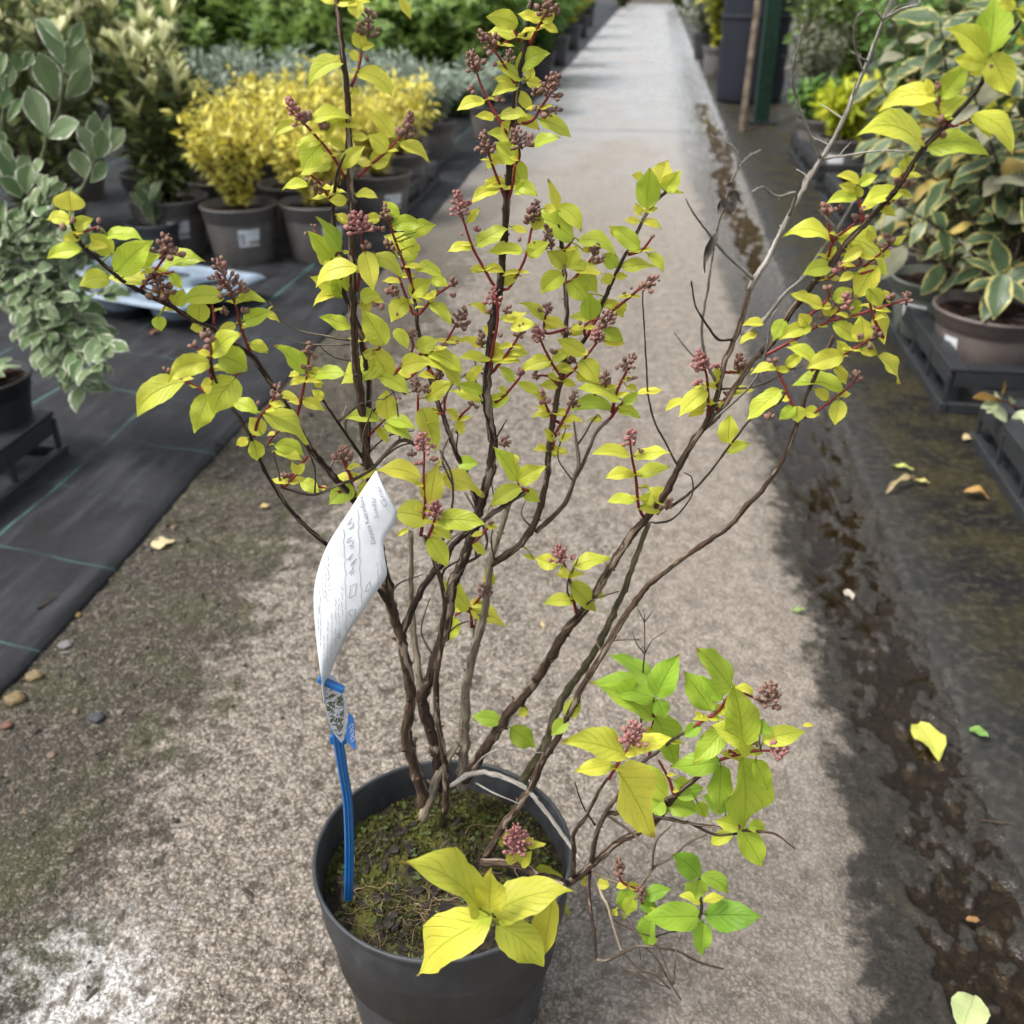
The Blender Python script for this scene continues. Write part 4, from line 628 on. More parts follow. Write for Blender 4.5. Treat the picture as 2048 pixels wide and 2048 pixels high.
for cr, s in LEAVES.items():
    x0, y0, k = CROP[cr]
    for q in s.split(';'):
        a = [float(z) for z in q.split(',')]; bx, by, tx, ty, w = x0+a[0]*k, y0+a[1]*k, x0+a[2]*k, y0+a[3]*k, a[4]*k
        d, Y, so = nearest(bx, by)
        if cr in 'LN' and a[5] > .3: a[5] = min(1, a[5]+.17)
        leafdata.append((math.hypot(tx-bx, ty-by)*w, bx, by, tx, ty, w, a[5], a[6] if len(a) > 6 else None, d, Y, so))
leafdata.sort(key=lambda q: -q[0])
small = MB()
for idx, (_, bx, by, tx, ty, w, tone, bow, d, Y, so) in enumerate(leafdata):
    b3 = at(bx, by, Y-.001); kk = zdepth(b3)/FPX; lpx = math.hypot(tx-bx, ty-by); Lm = lpx*kk
    tilt = rs.uniform(-.45, .30)
    ex = 1.05; t3 = at(bx+(tx-bx)*ex, by+(ty-by)*ex, Y+tilt*Lm)
    Lt = (t3-b3).length; A = (t3-b3).normalized(); view = (b3+t3)*.5-cam.location; view.normalize(); view = -view
    w *= 1.14 if w < 48 else 1.0; wtrue = max(w*kk, .50*Lt if lpx > 25 else .44*Lt); c = min(1.0, w*kk/wtrue); roll = math.acos(c)*.72
    n0 = (view-A*view.dot(A)).normalized()
    n1 = n0.copy(); n1.rotate(Quaternion(A, roll)); n2 = n0.copy(); n2.rotate(Quaternion(A, -roll)); nn = n1 if n1.z > n2.z else n2
    if nn.z < -.2: nn = -nn
    if bow is None: bow = rs.uniform(.0, .11)*(1 if abs(A.z) < .8 else .3)
    d2, Y2, _ = nearest(bx, by); i0 = int(((SARR[:, 0]-bx)**2+(SARR[:, 1]-by)**2).argmin()); pet = at(SARR[i0, 0], SARR[i0, 1], SARR[i0, 2]) if d2 < 70 else None
    V, F, U = leaf_surface(b3, t3, wtrue, ZUP, nn, bow, rs.uniform(.10, .55), rs.uniform(.018, .06), pet, form=(rs.uniform(.48, .60), rs.uniform(.74, .95)))
    if idx < 296:
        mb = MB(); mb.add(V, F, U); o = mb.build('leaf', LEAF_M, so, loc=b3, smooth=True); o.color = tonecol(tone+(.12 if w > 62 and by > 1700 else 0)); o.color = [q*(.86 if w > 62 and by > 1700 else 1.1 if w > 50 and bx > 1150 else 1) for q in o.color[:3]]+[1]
    else: small.add(V, F, U)
# little paired leaves at the nodes of the flower shoots
for cr, s in SHOOTS.items():
    for q in s.split(';'):
        P2 = pts(cr, q); C = catmull(P2, 6.0)
        for fpos in ((.45,), (.3, .62))[len(P2) > 3]:
            c = C[int(fpos*(len(C)-1))]; d, Y, so = nearest(c[0], c[1])
            for sg in (-1, 1):
                if rs.random() < .4: continue
                ln = rs.uniform(20, 40); a_ = rs.uniform(-.35, .35); tx, ty = c[0]+sg*ln*math.cos(a_), c[1]+ln*math.sin(a_)*.8; b3 = at(c[0], c[1], Y-.001); kk = zdepth(b3)/FPX; t3 = at(tx, ty, Y+rs.uniform(-.6, .5)*ln*kk)
                nn = Vector((rs.gauss(0, .3), -.5, .9)).normalized(); V, F, U = leaf_surface(b3, t3, (t3-b3).length*rs.uniform(.42, .55), ZUP, nn, rs.uniform(.0, .12), .25, .03, None, 9, 5); small.add(V, F, U)
o = small.build('small_leaves', LEAF_M, shrub, smooth=True); o.color = (.70, .66, .08, 1); o['kind'] = 'stuff'

# flower buds
t = NT('bud_brown'); r_ = t.n('ShaderNodeNewGeometry').outputs['Random Per Island']; n = t.noise(t.coord('Object'), 600, 3)
BUD_B = t.surf(t.bsdf(t.mix(n, t.mix(r_, (.115, .048, .044), (.215, .092, .084)), (.27, .18, .13)), .75, .25))
t = NT('bud_pink'); r_ = t.n('ShaderNodeNewGeometry').outputs['Random Per Island']; n = t.noise(t.coord('Object'), 600, 3)
BUD_P = t.surf(t.bsdf(t.mix(n, t.mix(r_, (.22, .060, .066), (.35, .11, .115)), (.38, .22, .19)), .75, .25))
def bud(mb, p, d, r):
    d = d.normalized(); a = d.orthogonal().normalized(); b = d.cross(a); prof = ((.25, -.9), (.85, -.35), (1.0, .25), (.72, .95), (.12, 1.5)); sg = 6
    V = []; F = []
    for (rr, zz) in prof:
        for k in range(sg):
            th = 2*math.pi*k/sg; V.append(p+(a*math.cos(th)+b*math.sin(th))*rr*r+d*zz*r)
    for i in range(len(prof)-1):
        for k in range(sg): F.append((i*sg+k, i*sg+(k+1) % sg, (i+1)*sg+(k+1) % sg, (i+1)*sg+k))
    F.append(tuple((len(prof)-1)*sg+k for k in range(sg))); mb.add(V, F)
for cr, s in BUDS.items():
    x0, y0, k = CROP[cr]
    for q in s.split(';'):
        f = q.split(','); pink = f[-1] == 'p'; a = [float(z) for z in f[:5]]
        bx, by, tx, ty, w = x0+a[0]*k, y0+a[1]*k, x0+a[2]*k, y0+a[3]*k, a[4]*k
        d, Y, so = nearest(bx, by); Y -= .002; b3 = at(bx, by, Y); kk = zdepth(b3)/FPX; t3 = at(tx, ty, Y-.2*math.hypot(tx-bx, ty-by)*kk)
        A = t3-b3; L = A.length; A.normalize(); e1 = A.orthogonal().normalized(); e2 = A.cross(e1); wr = w*kk*.72; br = .00215 if pink else .0023
        mb = MB(); n = max(1, int(round((L+.002)*wr*2/(br*br*(3.7 if pink else 4.3)))))
        if w < 14: n = 1
        n = min(n, 80)
        P_ = [b3, b3+A*L]
        if n > 2: v, f_, u = tube(P_, [.0011, .0006], 5); mb.add(v, f_, u)
        for i in range(n):
            tt = (i+.5)/n; ang = i*2.4+rs.uniform(-.4, .4); env = (1.0-.72*tt**1.6)*rs.uniform(.35, 1.0)
            off = (e1*math.cos(ang)+e2*math.sin(ang)); rad = max(0, wr-br)*env if n > 1 else 0
            p = b3+A*(L*(.08+.9*tt))+off*rad; dr = (A*.8+off*(1.2*(1-tt)+.1)).normalized()
            bud(mb, p, dr, br*rs.choice([.55, .75, .9, 1.0, 1.15])*rs.uniform(.9, 1.1)*(1-.35*tt))
            if rad > .003 and n > 2: v, f_, u = tube([b3+A*(L*.9*tt*.85), p], [.0005, .0006], 4, cap=False); mb.add(v, f_, u)
        mb.build('bud_cluster', BUD_P if pink else BUD_B, so, loc=b3, smooth=True)
# three dead curled leaves still hanging on the grey twig
dead = NT('dead_leaf'); n = dead.noise(dead.coord('Object'), 200, 3); DEAD = dead.surf(dead.bsdf(dead.mix(n, (.035, .03, .026), (.11, .095, .08)), .9, .2))
for (bx, by, tx, ty, w) in ((1452, 395, 1462, 432, 40), (1456, 392, 1482, 402, 34), (1434, 466, 1408, 545, 22), (1452, 372, 1470, 378, 22), (1448, 398, 1436, 428, 16)):
    d, Y, so = nearest(bx, by); b3 = at(bx, by, Y-.002); t3 = at(tx, ty, Y-.004); kk = zdepth(b3)/FPX
    V, F, U = leaf_surface(b3, t3, w*kk, ZUP, (cam.location-b3).normalized(), .08, .7, .06, None, 9, 5); mb = MB(); mb.add(V, F, U)
    o = mb.build('dead_leaf', DEAD, so, loc=b3, smooth=True); o['label'] = 'dark shrivelled dead leaf on a bare grey twig'

# ------------------------------------------------------------------ pot, compost, plant label
t = NT('black_pot_plastic'); c = t.coord('Object'); n = t.noise(c, 18, 5, .7); n2 = t.noise(t.scale(c, (1, 1, .25)), 60, 3); n3 = t.noise(c, 500, 2)
col = t.mix(t.ramp(n, .4, .75), (.024, .026, .030), (.050, .054, .061)); col = t.mix(t.ramp(n2, .52, .78, 0, .5), col, (.075, .075, .074)); hz = t.xyz(c)[2]; col = t.mix(t.math('MULTIPLY', t.ramp(t.math('ADD', hz, t.math('MULTIPLY', n, .10)), .13, .05), t.ramp(t.noise(c, 45, 4), .42, .7, 0, .55)), col, (.12, .10, .075))
POTB = t.surf(t.bsdf(col, t.ramp(n, .3, .7, .42, .60), .4, t.bump(n3, .25, .0006)))
pot = empty('plant_pot', (POT_C.x, POT_C.y, 0), 'large black plastic pot in the foreground holding the golden shrub', 'plant pot')
prof = [(.088, .004), (.0985, .0), (.1005, .004), (.1165, .135), (.1185, .152), (.1185, .156), (.1235, .160), (.1255, .168), (.1275, .205), (.1285, .2135), (.1302, .2165), (.1302, .2192), (.1290, .2205), (.1268, .2205), (.1258, .2185), (.1240, .19), (.1155, .10), (.0, .10)]
V, F, U = lathe(prof, 72); mb = MB(); mb.add(V, F, U)
body = link('pot_body', mesh('pot_body', mb.V, mb.F, mb.U), POTB, pot, loc=POT_C)
# compost
t = NT('compost'); c = t.coord('Object'); n1 = t.noise(c, 60, 4, .65); n2 = t.noise(c, 22, 3); n3 = t.noise(c, 300, 3)
col = t.mix(t.ramp(n1, .35, .7), (.012, .010, .008), (.045, .035, .024)); col = t.mix(t.ramp(n3, .62, .8, 0, .7), col, (.12, .10, .07))
mossm = t.ramp(t.math('ADD', n2, t.math('MULTIPLY', n1, .4)), .66, .80)
col = t.mix(t.math('MULTIPLY', mossm, .9), col, t.mix(n3, (.030, .036, .008), (.105, .105, .020)))
COMP = t.surf(t.bsdf(col, .9, .2, t.bump(t.math('ADD', n1, t.math('MULTIPLY', n3, .6)), .9, .004)))
rr = np.linspace(0, .1235, 46); V = []; F = []; sg = 96
def soil_h(x, y):
    r = math.hypot(x, y); h = SOIL_Z+.010*math.exp(-((x+.005)**2+(y-.05)**2)/.0022)
    h += (float(fbm(np.array(x*70+9), np.array(y*70+3), 51, 3))-.5)*.012+(float(fbm(np.array(x*220+9), np.array(y*220+3), 55, 2))-.5)*.006
    return h-.006*(r/.1235)**4
for i, r in enumerate(rr):
    for k in range(sg):
        th = 2*math.pi*k/sg; x, y = r*math.cos(th), r*math.sin(th); V.append((x, y, soil_h(x, y)))
for i in range(len(rr)-1):
    for k in range(sg): F.append((i*sg+k, i*sg+(k+1) % sg, (i+1)*sg+(k+1) % sg, (i+1)*sg+k))
link('compost', mesh('compost', V, F), COMP, pot, loc=POT_C)
def on_soil(): 
    while True:
        x, y = rs.uniform(-.122, .122), rs.uniform(-.122, .122)
        if math.hypot(x, y) < .119: return x, y
moss = MB()
for i in range(7000):
    x, y = on_soil(); dens = float(fbm(np.array(x*26+2), np.array(y*26), 61, 3))+(.16 if y > -.02 else -.06)
    if dens < .50: continue
    z = soil_h(x, y); h = rs.uniform(.0022, .006); a = rs.uniform(0, 6.28); w = rs.uniform(.0010, .0020); tl = Vector((rs.gauss(0, .5), rs.gauss(0, .5), 1)).normalized()
    b = Vector((x, y, z-.0005)); s = Vector((math.cos(a), math.sin(a), 0))*w; tp = b+tl*h
    moss.add([b-s*.4, b+s*.4, b+tl*h*.6+s, tp, b+tl*h*.6-s], [(0, 1, 2, 4), (4, 2, 3)])
mossm = m_leaf('moss', (.028, .036, .008), (.115, .118, .022), vein=0, trans=.25, rough=.8, spotted=False)
o = link('moss', mesh('moss', moss.V, moss.F, moss.U), mossm, pot, loc=POT_C); o['kind'] = 'stuff'
weed = MB()
for i in range(150):
    x, y = on_soil(); z = soil_h(x, y)+.003
    if i < 16: x, y = -.02+max(-.02, min(.02, rs.gauss(0, .012))), -.104+rs.gauss(0, .003); z = soil_h(x, y)+.004
    for j in range(4):
        a = j*1.57+rs.uniform(-.4, .4); L = rs.uniform(.0022, .0042)*(1.9 if i < 16 else 1); d = Vector((math.cos(a), math.sin(a), .25)); s = Vector((-math.sin(a), math.cos(a), 0))*L*.38; b = Vector((x, y, z))
        weed.add([b, b+d*L*.5-s, b+d*L, b+d*L*.5+s], [(0, 1, 2, 3)], [(.5, 0), (0, .5), (.5, 1), (1, .5)])
o = link('seedlings', mesh('seedlings', weed.V, weed.F, weed.U), m_leaf('seedling_leaf', (.07, .105, .03), (.13, .17, .06), vein=.05, spotted=False), pot, loc=POT_C); o['kind'] = 'stuff'
roots = MB()
for i in range(125):
    if i < 70: x, y = rs.gauss(-.035, .032), rs.gauss(-.055, .030)
    else: x, y = on_soil()
    if math.hypot(x, y) > .108: continue
    a = rs.uniform(0, 6.28); P_ = []; n = rs.randint(5, 10)
    for k in range(n):
        if math.hypot(x, y) > .117: break
        P_.append(Vector((x, y, soil_h(x, y)+.0012+.003*abs(math.sin(k*.9+i)))))
        a += rs.gauss(0, .5); st = rs.uniform(.004, .0085); x += math.cos(a)*st; y += math.sin(a)*st
    if len(P_) > 3:
        Q = [Vector(q) for q in catmull(P_, .003)]; r = rs.choice([.00012, .00015, .0002, .00022, .00045]); v, f, u = tube(Q, [r]*len(Q), 4); roots.add(v, f, u)
t = NT('root_fibre'); r_ = t.n('ShaderNodeNewGeometry').outputs['Random Per Island']
o = link('root_fibres', mesh('root_fibres', roots.V, roots.F, roots.U), t.surf(t.bsdf(t.mix(r_, (.07, .045, .018), (.34, .26, .14)), .7, .3)), pot, loc=POT_C); o['kind'] = 'stuff'
chips = m_simple('bark_chip', (.028, .022, .018), .8, .3, .5, 90, .002)
for i in range(64):
    x, y = on_soil()
    if i < 40: x, y = rs.gauss(-.02, .045), -abs(rs.gauss(.06, .03))
    if math.hypot(x, y) > .108: continue
    L = rs.uniform(.006, .017); w = L*rs.uniform(.4, .75); M_ = Matrix.Rotation(rs.uniform(0, 6.28), 3, 'Z') @ Matrix.Rotation(rs.uniform(-.5, .5), 3, 'X')
    pr = [(-L*.5, -w*.3), (-L*.1, -w*.5), (L*.45, -w*.35), (L*.5, w*.2), (L*.1, w*.5), (-L*.45, w*.35)]
    c0 = Vector((x, y, soil_h(x, y)+.002)); mb = MB(); th = rs.uniform(.0012, .003)
    mb.prism([M_ @ Vector((a*rs.uniform(.9, 1.1), b, 0)) for a, b in pr], [M_ @ Vector((a*.92, b*.9, th)) for a, b in pr])
    link('bark_chip', mesh('bark_chip', mb.V, mb.F, None, False), chips, pot, loc=POT_C+c0)

# blue label stake with the white care card
LAB = empty('plant_label', gnd(697, 1785, SOIL_Z), 'tall white printed care card on a blue plastic stake at the pot edge', 'plant label')
def plast(name, c, r=.35): return m_simple(name, c, r, .5, .04, 90)
BLUE = plast('blue_plastic', (.012, .105, .31)); BLUE2 = plast('blue_tag_plastic', (.05, .21, .60))
def ribbon_tube(P2, Ys, w, th, name, mat):
    C = catmull([(a[0], a[1], y*1000) for a, y in zip(P2, Ys)], 12.0); P3 = [at(c[0], c[1], c[2]/1000) for c in C]; V = []; F = []
    for i, p in enumerate(P3):
        T = (P3[min(i+1, len(P3)-1)]-P3[max(i-1, 0)]).normalized(); s = T.cross(Vector((.25, -1, .3))).normalized(); n = s.cross(T)
        for a, b in ((-1, -.6), (-.72, 1), (-.2, .75), (0, 1.25), (.2, .75), (.72, 1), (1, -.6)): V.append(p+s*a*w+n*b*th)
    k = 7
    for i in range(len(P3)-1):
        for j in range(k): F.append((i*k+j, i*k+(j+1) % k, (i+1)*k+(j+1) % k, (i+1)*k+j))
    F.append(tuple(range(k-1, -1, -1))); F.append(tuple((len(P3)-1)*k+j for j in range(k)))
    return link(name, mesh(name, [v-P3[0] for v in V], F, None, False), mat, LAB, loc=P3[0])
ribbon_tube([(697, 1800), (699, 1704), (696, 1610), (687, 1548), (676, 1478), (668, 1430), (660, 1375)], [.685, .685, .684, .683, .682, .684, .686], .0046, .0016, 'stake', BLUE)
# card surface: rows of left and right edge points (px) with depth
ROWS = [((752, 941), (795, 1024), .668, .660), ((728, 976), (788, 1048), .668, .658), ((699, 1021), (768, 1080), .669, .655), ((659, 1083), (769, 1112), .670, .652), ((640, 1128), (773, 1152), .670, .650),
        ((629, 1175), (750, 1187), .669, .652), ((628, 1220), (722, 1228), .667, .655), ((632, 1270), (694, 1270), .665, .660), ((637, 1315), (672, 1317), .662, .667), ((643, 1360), (656, 1362), .660, .674), ((648, 1402), (651, 1404), .660, .680)]
RL = catmull([(*r[0], r[2]*1000) for r in ROWS], 14.0); 
def samp(cv, n): 
    L = np.concatenate([[0], np.cumsum([np.linalg.norm(cv[i+1]-cv[i]) for i in range(len(cv)-1)])]); L /= L[-1]; cv = np.array(cv)
    return [np.array([np.interp(k/(n-1), L, cv[:, j]) for j in range(3)]) for k in range(n)]
nr = 44; fi = np.linspace(0, len(ROWS)-1, nr)
def row_at(f):
    f = max(0, min(len(ROWS)-1.0001, f)); i = int(f); t_ = f-i
    def g(k):
        a, b, c, d = ROWS[max(i-1, 0)][k], ROWS[i][k], ROWS[min(i+1, len(ROWS)-1)][k], ROWS[min(i+2, len(ROWS)-1)][k]
        a, b, c, d = [np.atleast_1d(np.array(q, float)) for q in (a, b, c, d)]
        return .5*((2*b)+(-a+c)*t_+(2*a-5*b+4*c-d)*t_*t_+(-a+3*b-3*c+d)*t_**3)
    l, r, yl, yr = g(0), g(1), g(2)[0], g(3)[0]
    return at(l[0], l[1], yl), at(r[0], r[1], yr)
def card_pt(s, f, off=0.0):
    """s 0..1 left to right, f row parameter"""
    L_, R_ = row_at(f); m = Vector((0, -1, .25)).normalized(); p = L_.lerp(R_, s); b = math.sin(math.pi*s)*.004
    return p+m*(b+off)
V = []; F = []; M_ = 9; Uq = []
for i in range(nr):
    inset = .0
    for j in range(M_): V.append(card_pt(j/(M_-1), fi[i])); Uq.append((j/(M_-1), i/(nr-1)))
for i in range(nr-1):
    for j in range(M_-1): F.append((i*M_+j, i*M_+j+1, (i+1)*M_+j+1, (i+1)*M_+j))
WHITE = plast('card_white', (.66, .69, .72), .4)
card = link('care_card', mesh('care_card', [v-V[0] for v in V], F, Uq), WHITE, LAB, loc=V[0])
sol = card.modifiers.new('thickness', 'SOLIDIFY'); sol.thickness = .0005; sol.offset = 0
# print on the card
pr = MB()
def bar(s0, f0, s1, f1, w):
    n = max(2, int(abs(f1-f0)*4+abs(s1-s0)*8)); a = []; 
    for k in range(n+1):
        t_ = k/n; p = card_pt(s0+(s1-s0)*t_, f0+(f1-f0)*t_, .0011); q = card_pt(s0+(s1-s0)*(t_+.02), f0+(f1-f0)*(t_+.02), .0011); T = (q-p).normalized(); sd = T.cross(Vector((0, -1, .25))).normalized()*w; a += [p-sd, p+sd]
    pr.add(a, [(2*k, 2*k+1, 2*k+3, 2*k+2) for k in range(n)])
_G = [(s_/30, f_/12, card_pt(s_/30, f_/12)) for s_ in range(31) for f_ in range(0, 12*(len(ROWS)-1)+1)]
def _px(P):
    d = P-cam.location; zz = d.y*CP-d.z*SP; return 1024+FPX*d.x/zz, 1024-FPX*(d.y*SP+d.z*CP)/zz
_GP = np.array([_px(g[2]) for g in _G])
def inv(px, py):
    k = int(((_GP[:, 0]-px)**2+(_GP[:, 1]-py)**2).argmin()); return _G[k][2]
NRM = Vector((0, -1, .25)).normalized()
def line(pp_, w):
    P_ = [inv(*q)+NRM*.0011 for q in catmull(pp_, 9.0)]; a = []
    for k, p in enumerate(P_):
        T = (P_[min(k+1, len(P_)-1)]-P_[max(k-1, 0)]).normalized(); sd = T.cross(NRM).normalized()*w; a += [p-sd, p+sd]
    pr.add(a, [(2*k, 2*k+1, 2*k+3, 2*k+2) for k in range(len(P_)-1)])
line([(716, 1017), (719, 1110), (724, 1208)], .00022); line([(688, 1056), (691, 1140), (693, 1262)], .00022)
for x0, y0, x1, y1 in ((656, 1108, 659, 1180), (650, 1128, 654, 1205), (644, 1138, 648, 1196), (640, 1180, 642, 1290), (635, 1195, 637, 1260), (684, 1172, 685, 1232), (678, 1195, 679, 1262), (672, 1196, 672, 1290), (664, 1225, 663, 1310), (656, 1240, 655, 1322), (648, 1270, 648, 1340), (754, 1122, 757, 1170), (762, 1120, 765, 1150)):
    k = y0
    while k < y1:
        e = min(y1, k+rs.uniform(6, 16)); g0, g1 = (k-y0)/(y1-y0), (e-y0)/(y1-y0)
        line([(x0+(x1-x0)*g0, k), (x0+(x1-x0)*g1, e)], .00017*rs.uniform(.8, 1.4)); k = e+2.5
for (x, y) in ((700, 1042), (704, 1052), (699, 1078), (704, 1088), (700, 1112), (706, 1122), (703, 1140)):
    line([(x-5, y+6), (x+5, y-6)], .00034); line([(x-3, y+9), (x+5, y+1)], .00028)
line([(700, 1195), (703, 1172), (713, 1166), (712, 1190), (700, 1196)], .00034); line([(705+7*math.cos(k*.63), 1225+9*math.sin(k*.63)) for k in range(11)], .00036)
line([(730, 1183), (741, 1178)], .0003); line([(731, 1183), (739, 1163), (742, 1178)], .0003); line([(675, 1274), (682, 1276)], .0003); line([(675, 1274), (677, 1262), (682, 1276)], .0003)
pr.build('card_print', plast('print_grey', (.36, .38, .40), .5), card)
def card_text(body, p0, p1, size, name, col):
    """lettering laid on the card along a baseline given by two picture points"""
    cu = bpy.data.curves.new(name, 'FONT'); cu.body = body; cu.size = 1.0; cu.resolution_u = 2
    ob = bpy.data.objects.new(name, cu); COL.objects.link(ob); dg = bpy.context.evaluated_depsgraph_get(); me = bpy.data.meshes.new_from_object(ob.evaluated_get(dg)); bpy.data.objects.remove(ob)
    W_ = max(v.co.x for v in me.vertices); b0, b1 = inv(*p0)+NRM*.0012, inv(*p1)+NRM*.0012; E = (b1-b0).normalized(); Uv = NRM.cross(E).normalized()
    for v in me.vertices:
        g = v.co.x/W_; m = inv(p0[0]+(p1[0]-p0[0])*g, p0[1]+(p1[1]-p0[1])*g); base_ = b0.lerp(b1, g); base_ = base_+NRM*((m-base_).dot(NRM)+.0012); v.co = base_+Uv*(v.co.y*size)
    me.materials.clear(); return link(name, me, plast('lettering_grey', col, .5), card)
card_text("Deutzia Kalmiiflora", (752, 1086), (725, 990), .0048, 'lettering', (.26, .28, .30))
card_text("Sunday", (757, 1036), (747, 994), .0044, 'lettering', (.33, .35, .37))
card_text("Gro", (776, 1012), (760, 972), .0052, 'lettering', (.33, .35, .37))
# picture panel hanging behind the stake head
pp = [(655, 1347), (668, 1349), (681, 1372), (694, 1404), (692, 1430), (688, 1478), (682, 1485), (668, 1468), (656, 1440), (650, 1415), (648, 1385)]
Pn = [at(a, b, .672+.00022*(a-650)) for a, b in pp]; cc = sum(Pn, Vector())/len(Pn); V = [cc]+Pn; F = [(0, i+1, (i+1) % len(Pn)+1) for i in range(len(Pn))]
mid = [cc.lerp(q, .84) for q in Pn]
pan = link('picture_panel', mesh('picture_panel', [v-cc for v in V], F, None, False), WHITE, LAB, loc=cc); sol = pan.modifiers.new('thickness', 'SOLIDIFY'); sol.thickness = .0005
t = NT('flower_print'); c = t.coord('Object'); n = t.noise(c, 160, 3, .6, 1.5); n2 = t.noise(t.scale(c, (1, 1, .5)), 330, 2)
FP = t.surf(t.bsdf(t.mix(t.ramp(n, .45, .51), t.mix(n2, (.05, .07, .03), (.17, .21, .09)), t.mix(n2, (.62, .60, .80), (.85, .85, .92))), .3, .5))
fr = Vector((0, -.0012, .0003)); V = [cc+fr]+[q+fr for q in mid]
link('flower_picture', mesh('flower_picture', [v-cc for v in V], F, None, False), FP, pan, loc=cc)
mb = MB(); b0, b1 = at(636, 1357, .668), at(688, 1380, .664); T = (b1-b0).normalized(); M3 = Matrix((T, Vector((0, 1, 0)), T.cross(Vector((0, 1, 0))).normalized())).transposed()
mb.box((b0+b1)/2, ((b1-b0).length, .006, .0052), M3); o = mb.build('clip', BLUE, LAB, loc=(b0+b1)/2); bv = o.modifiers.new('b', 'BEVEL'); bv.width = .0009; bv.segments = 2
mb = MB(); b0, b1 = at(663, 1470, .683), at(689, 1484, .683); mb.box((b0+b1)/2+Vector((0, 0, -.001)), ((b1-b0).length*1.1, .004, .010)); o = mb.build('stake_head', BLUE, LAB, loc=(b0+b1)/2); bv = o.modifiers.new('b', 'BEVEL'); bv.width = .0015; bv.segments = 2
tg = [(697, 1424), (707, 1436), (709, 1452), (712, 1498), (708, 1499), (690, 1478), (694, 1450)]; Tg = [at(a, b, .680) for a, b in tg]; mb = MB(); mb.prism([q+Vector((0, .0008, 0)) for q in Tg], Tg)
tagb = mb.build('blue_tag', BLUE2, LAB, loc=Tg[0])
mb = MB()
for k in range(3):
    x, y = 701.5+k*1.2, 1452+k*12
    Pq = [at(a, b, .6792) for a, b in ((x-3, y+3), (x+2, y-4), (x+5, y-3), (x+4, y+3), (x-1, y+8))]; Q = [Vector(q) for q in catmull(Pq, .0006)]; v, f, u = tube(Q, [.00035]*len(Q), 4); mb.add(v, f, u)
mb.build('tag_lettering', WHITE, tagb)
# ------------------------------------------------------------------ nursery stock around the path
CROP['Q'] = (0, 0, .21739); CROP['R'] = (0, 300, .40375)
def ltemplate(form, wr, fold=.3, N=5, curl=.12, M=3):
    a, b = form; wm = ((a/(a+b))**a)*((b/(a+b))**b); V = []; F = []; U = []
    for i in range(N):
        t_ = i/(N-1); tt = .03+.96*t_; w = (tt**a)*((1-tt)**b)/wm*wr*.5
        for j in range(M):
            s = -1+2*j/(M-1); V.append((s*w*math.cos(fold), t_, abs(s)*w*math.sin(fold)-curl*t_*t_)); U.append((j/(M-1), t_))
    for i in range(N-1):
        for j in range(M-1): F.append((i*M+j, i*M+j+1, (i+1)*M+j+1, (i+1)*M+j))
    return np.array(V), F, U
def palm_template(lobes=5):
    V = [(0, 0, 0)]; F = []; U = [(.5, 0)]
    for k in range(lobes):
        a = math.radians(-100+200*k/(lobes-1)); L = 1.0-.28*abs(k-(lobes-1)/2)/((lobes-1)/2); d = np.array((math.sin(a), math.cos(a))); p = np.array((d[1], -d[0])); n = len(V)
        for f_, s in ((.45, .17), (1.0, 0), (.45, -.17)): q = d*L*f_+p*s; V.append((q[0], q[1], -.18*f_*f_)); U.append((.5+s, f_))
        F.append((0, n, n+1, n+2))
    return np.array(V), F, U
TP = {'lance': ltemplate((.8, .9), .32), 'ovate': ltemplate((.6, .9), .5), 'round': ltemplate((.8, .6), .62), 'needle': ltemplate((.7, .8), .22, .2, 3), 'palm': palm_template()}
def frame(d, n):
    d = d.normalized(); x = d.cross(n)
    x = x.normalized() if x.length > 1e-4 else d.orthogonal().normalized()
    return x, d, x.cross(d)
def cloud(name, leaves, tp, mat, parent, loc):
    """leaves: (pos, dir, normal, length) joined into one part"""
    TV, TF, TU = TP[tp]; k = len(TV); n = len(leaves); P = np.empty((n*k, 3)); 
    for i, (p, d, nn, L) in enumerate(leaves):
        x, y, z = frame(d, nn); R = np.array((x, y, z)); P[i*k:(i+1)*k] = TV @ R * L + np.array(p-Vector(loc))
    F = [tuple(q+i*k for q in f) for i in range(n) for f in TF]; U = TU*n
    me = mesh(name, P.tolist(), F, U); o = link(name, me, mat, parent, loc); o['kind'] = 'stuff'; return o
STEM_G = m_simple('green_stem', (.10, .11, .05), .7, .3, .3, 60); STEM_B = m_simple('brown_stem', (.075, .052, .036), .85, .2, .4, 60)
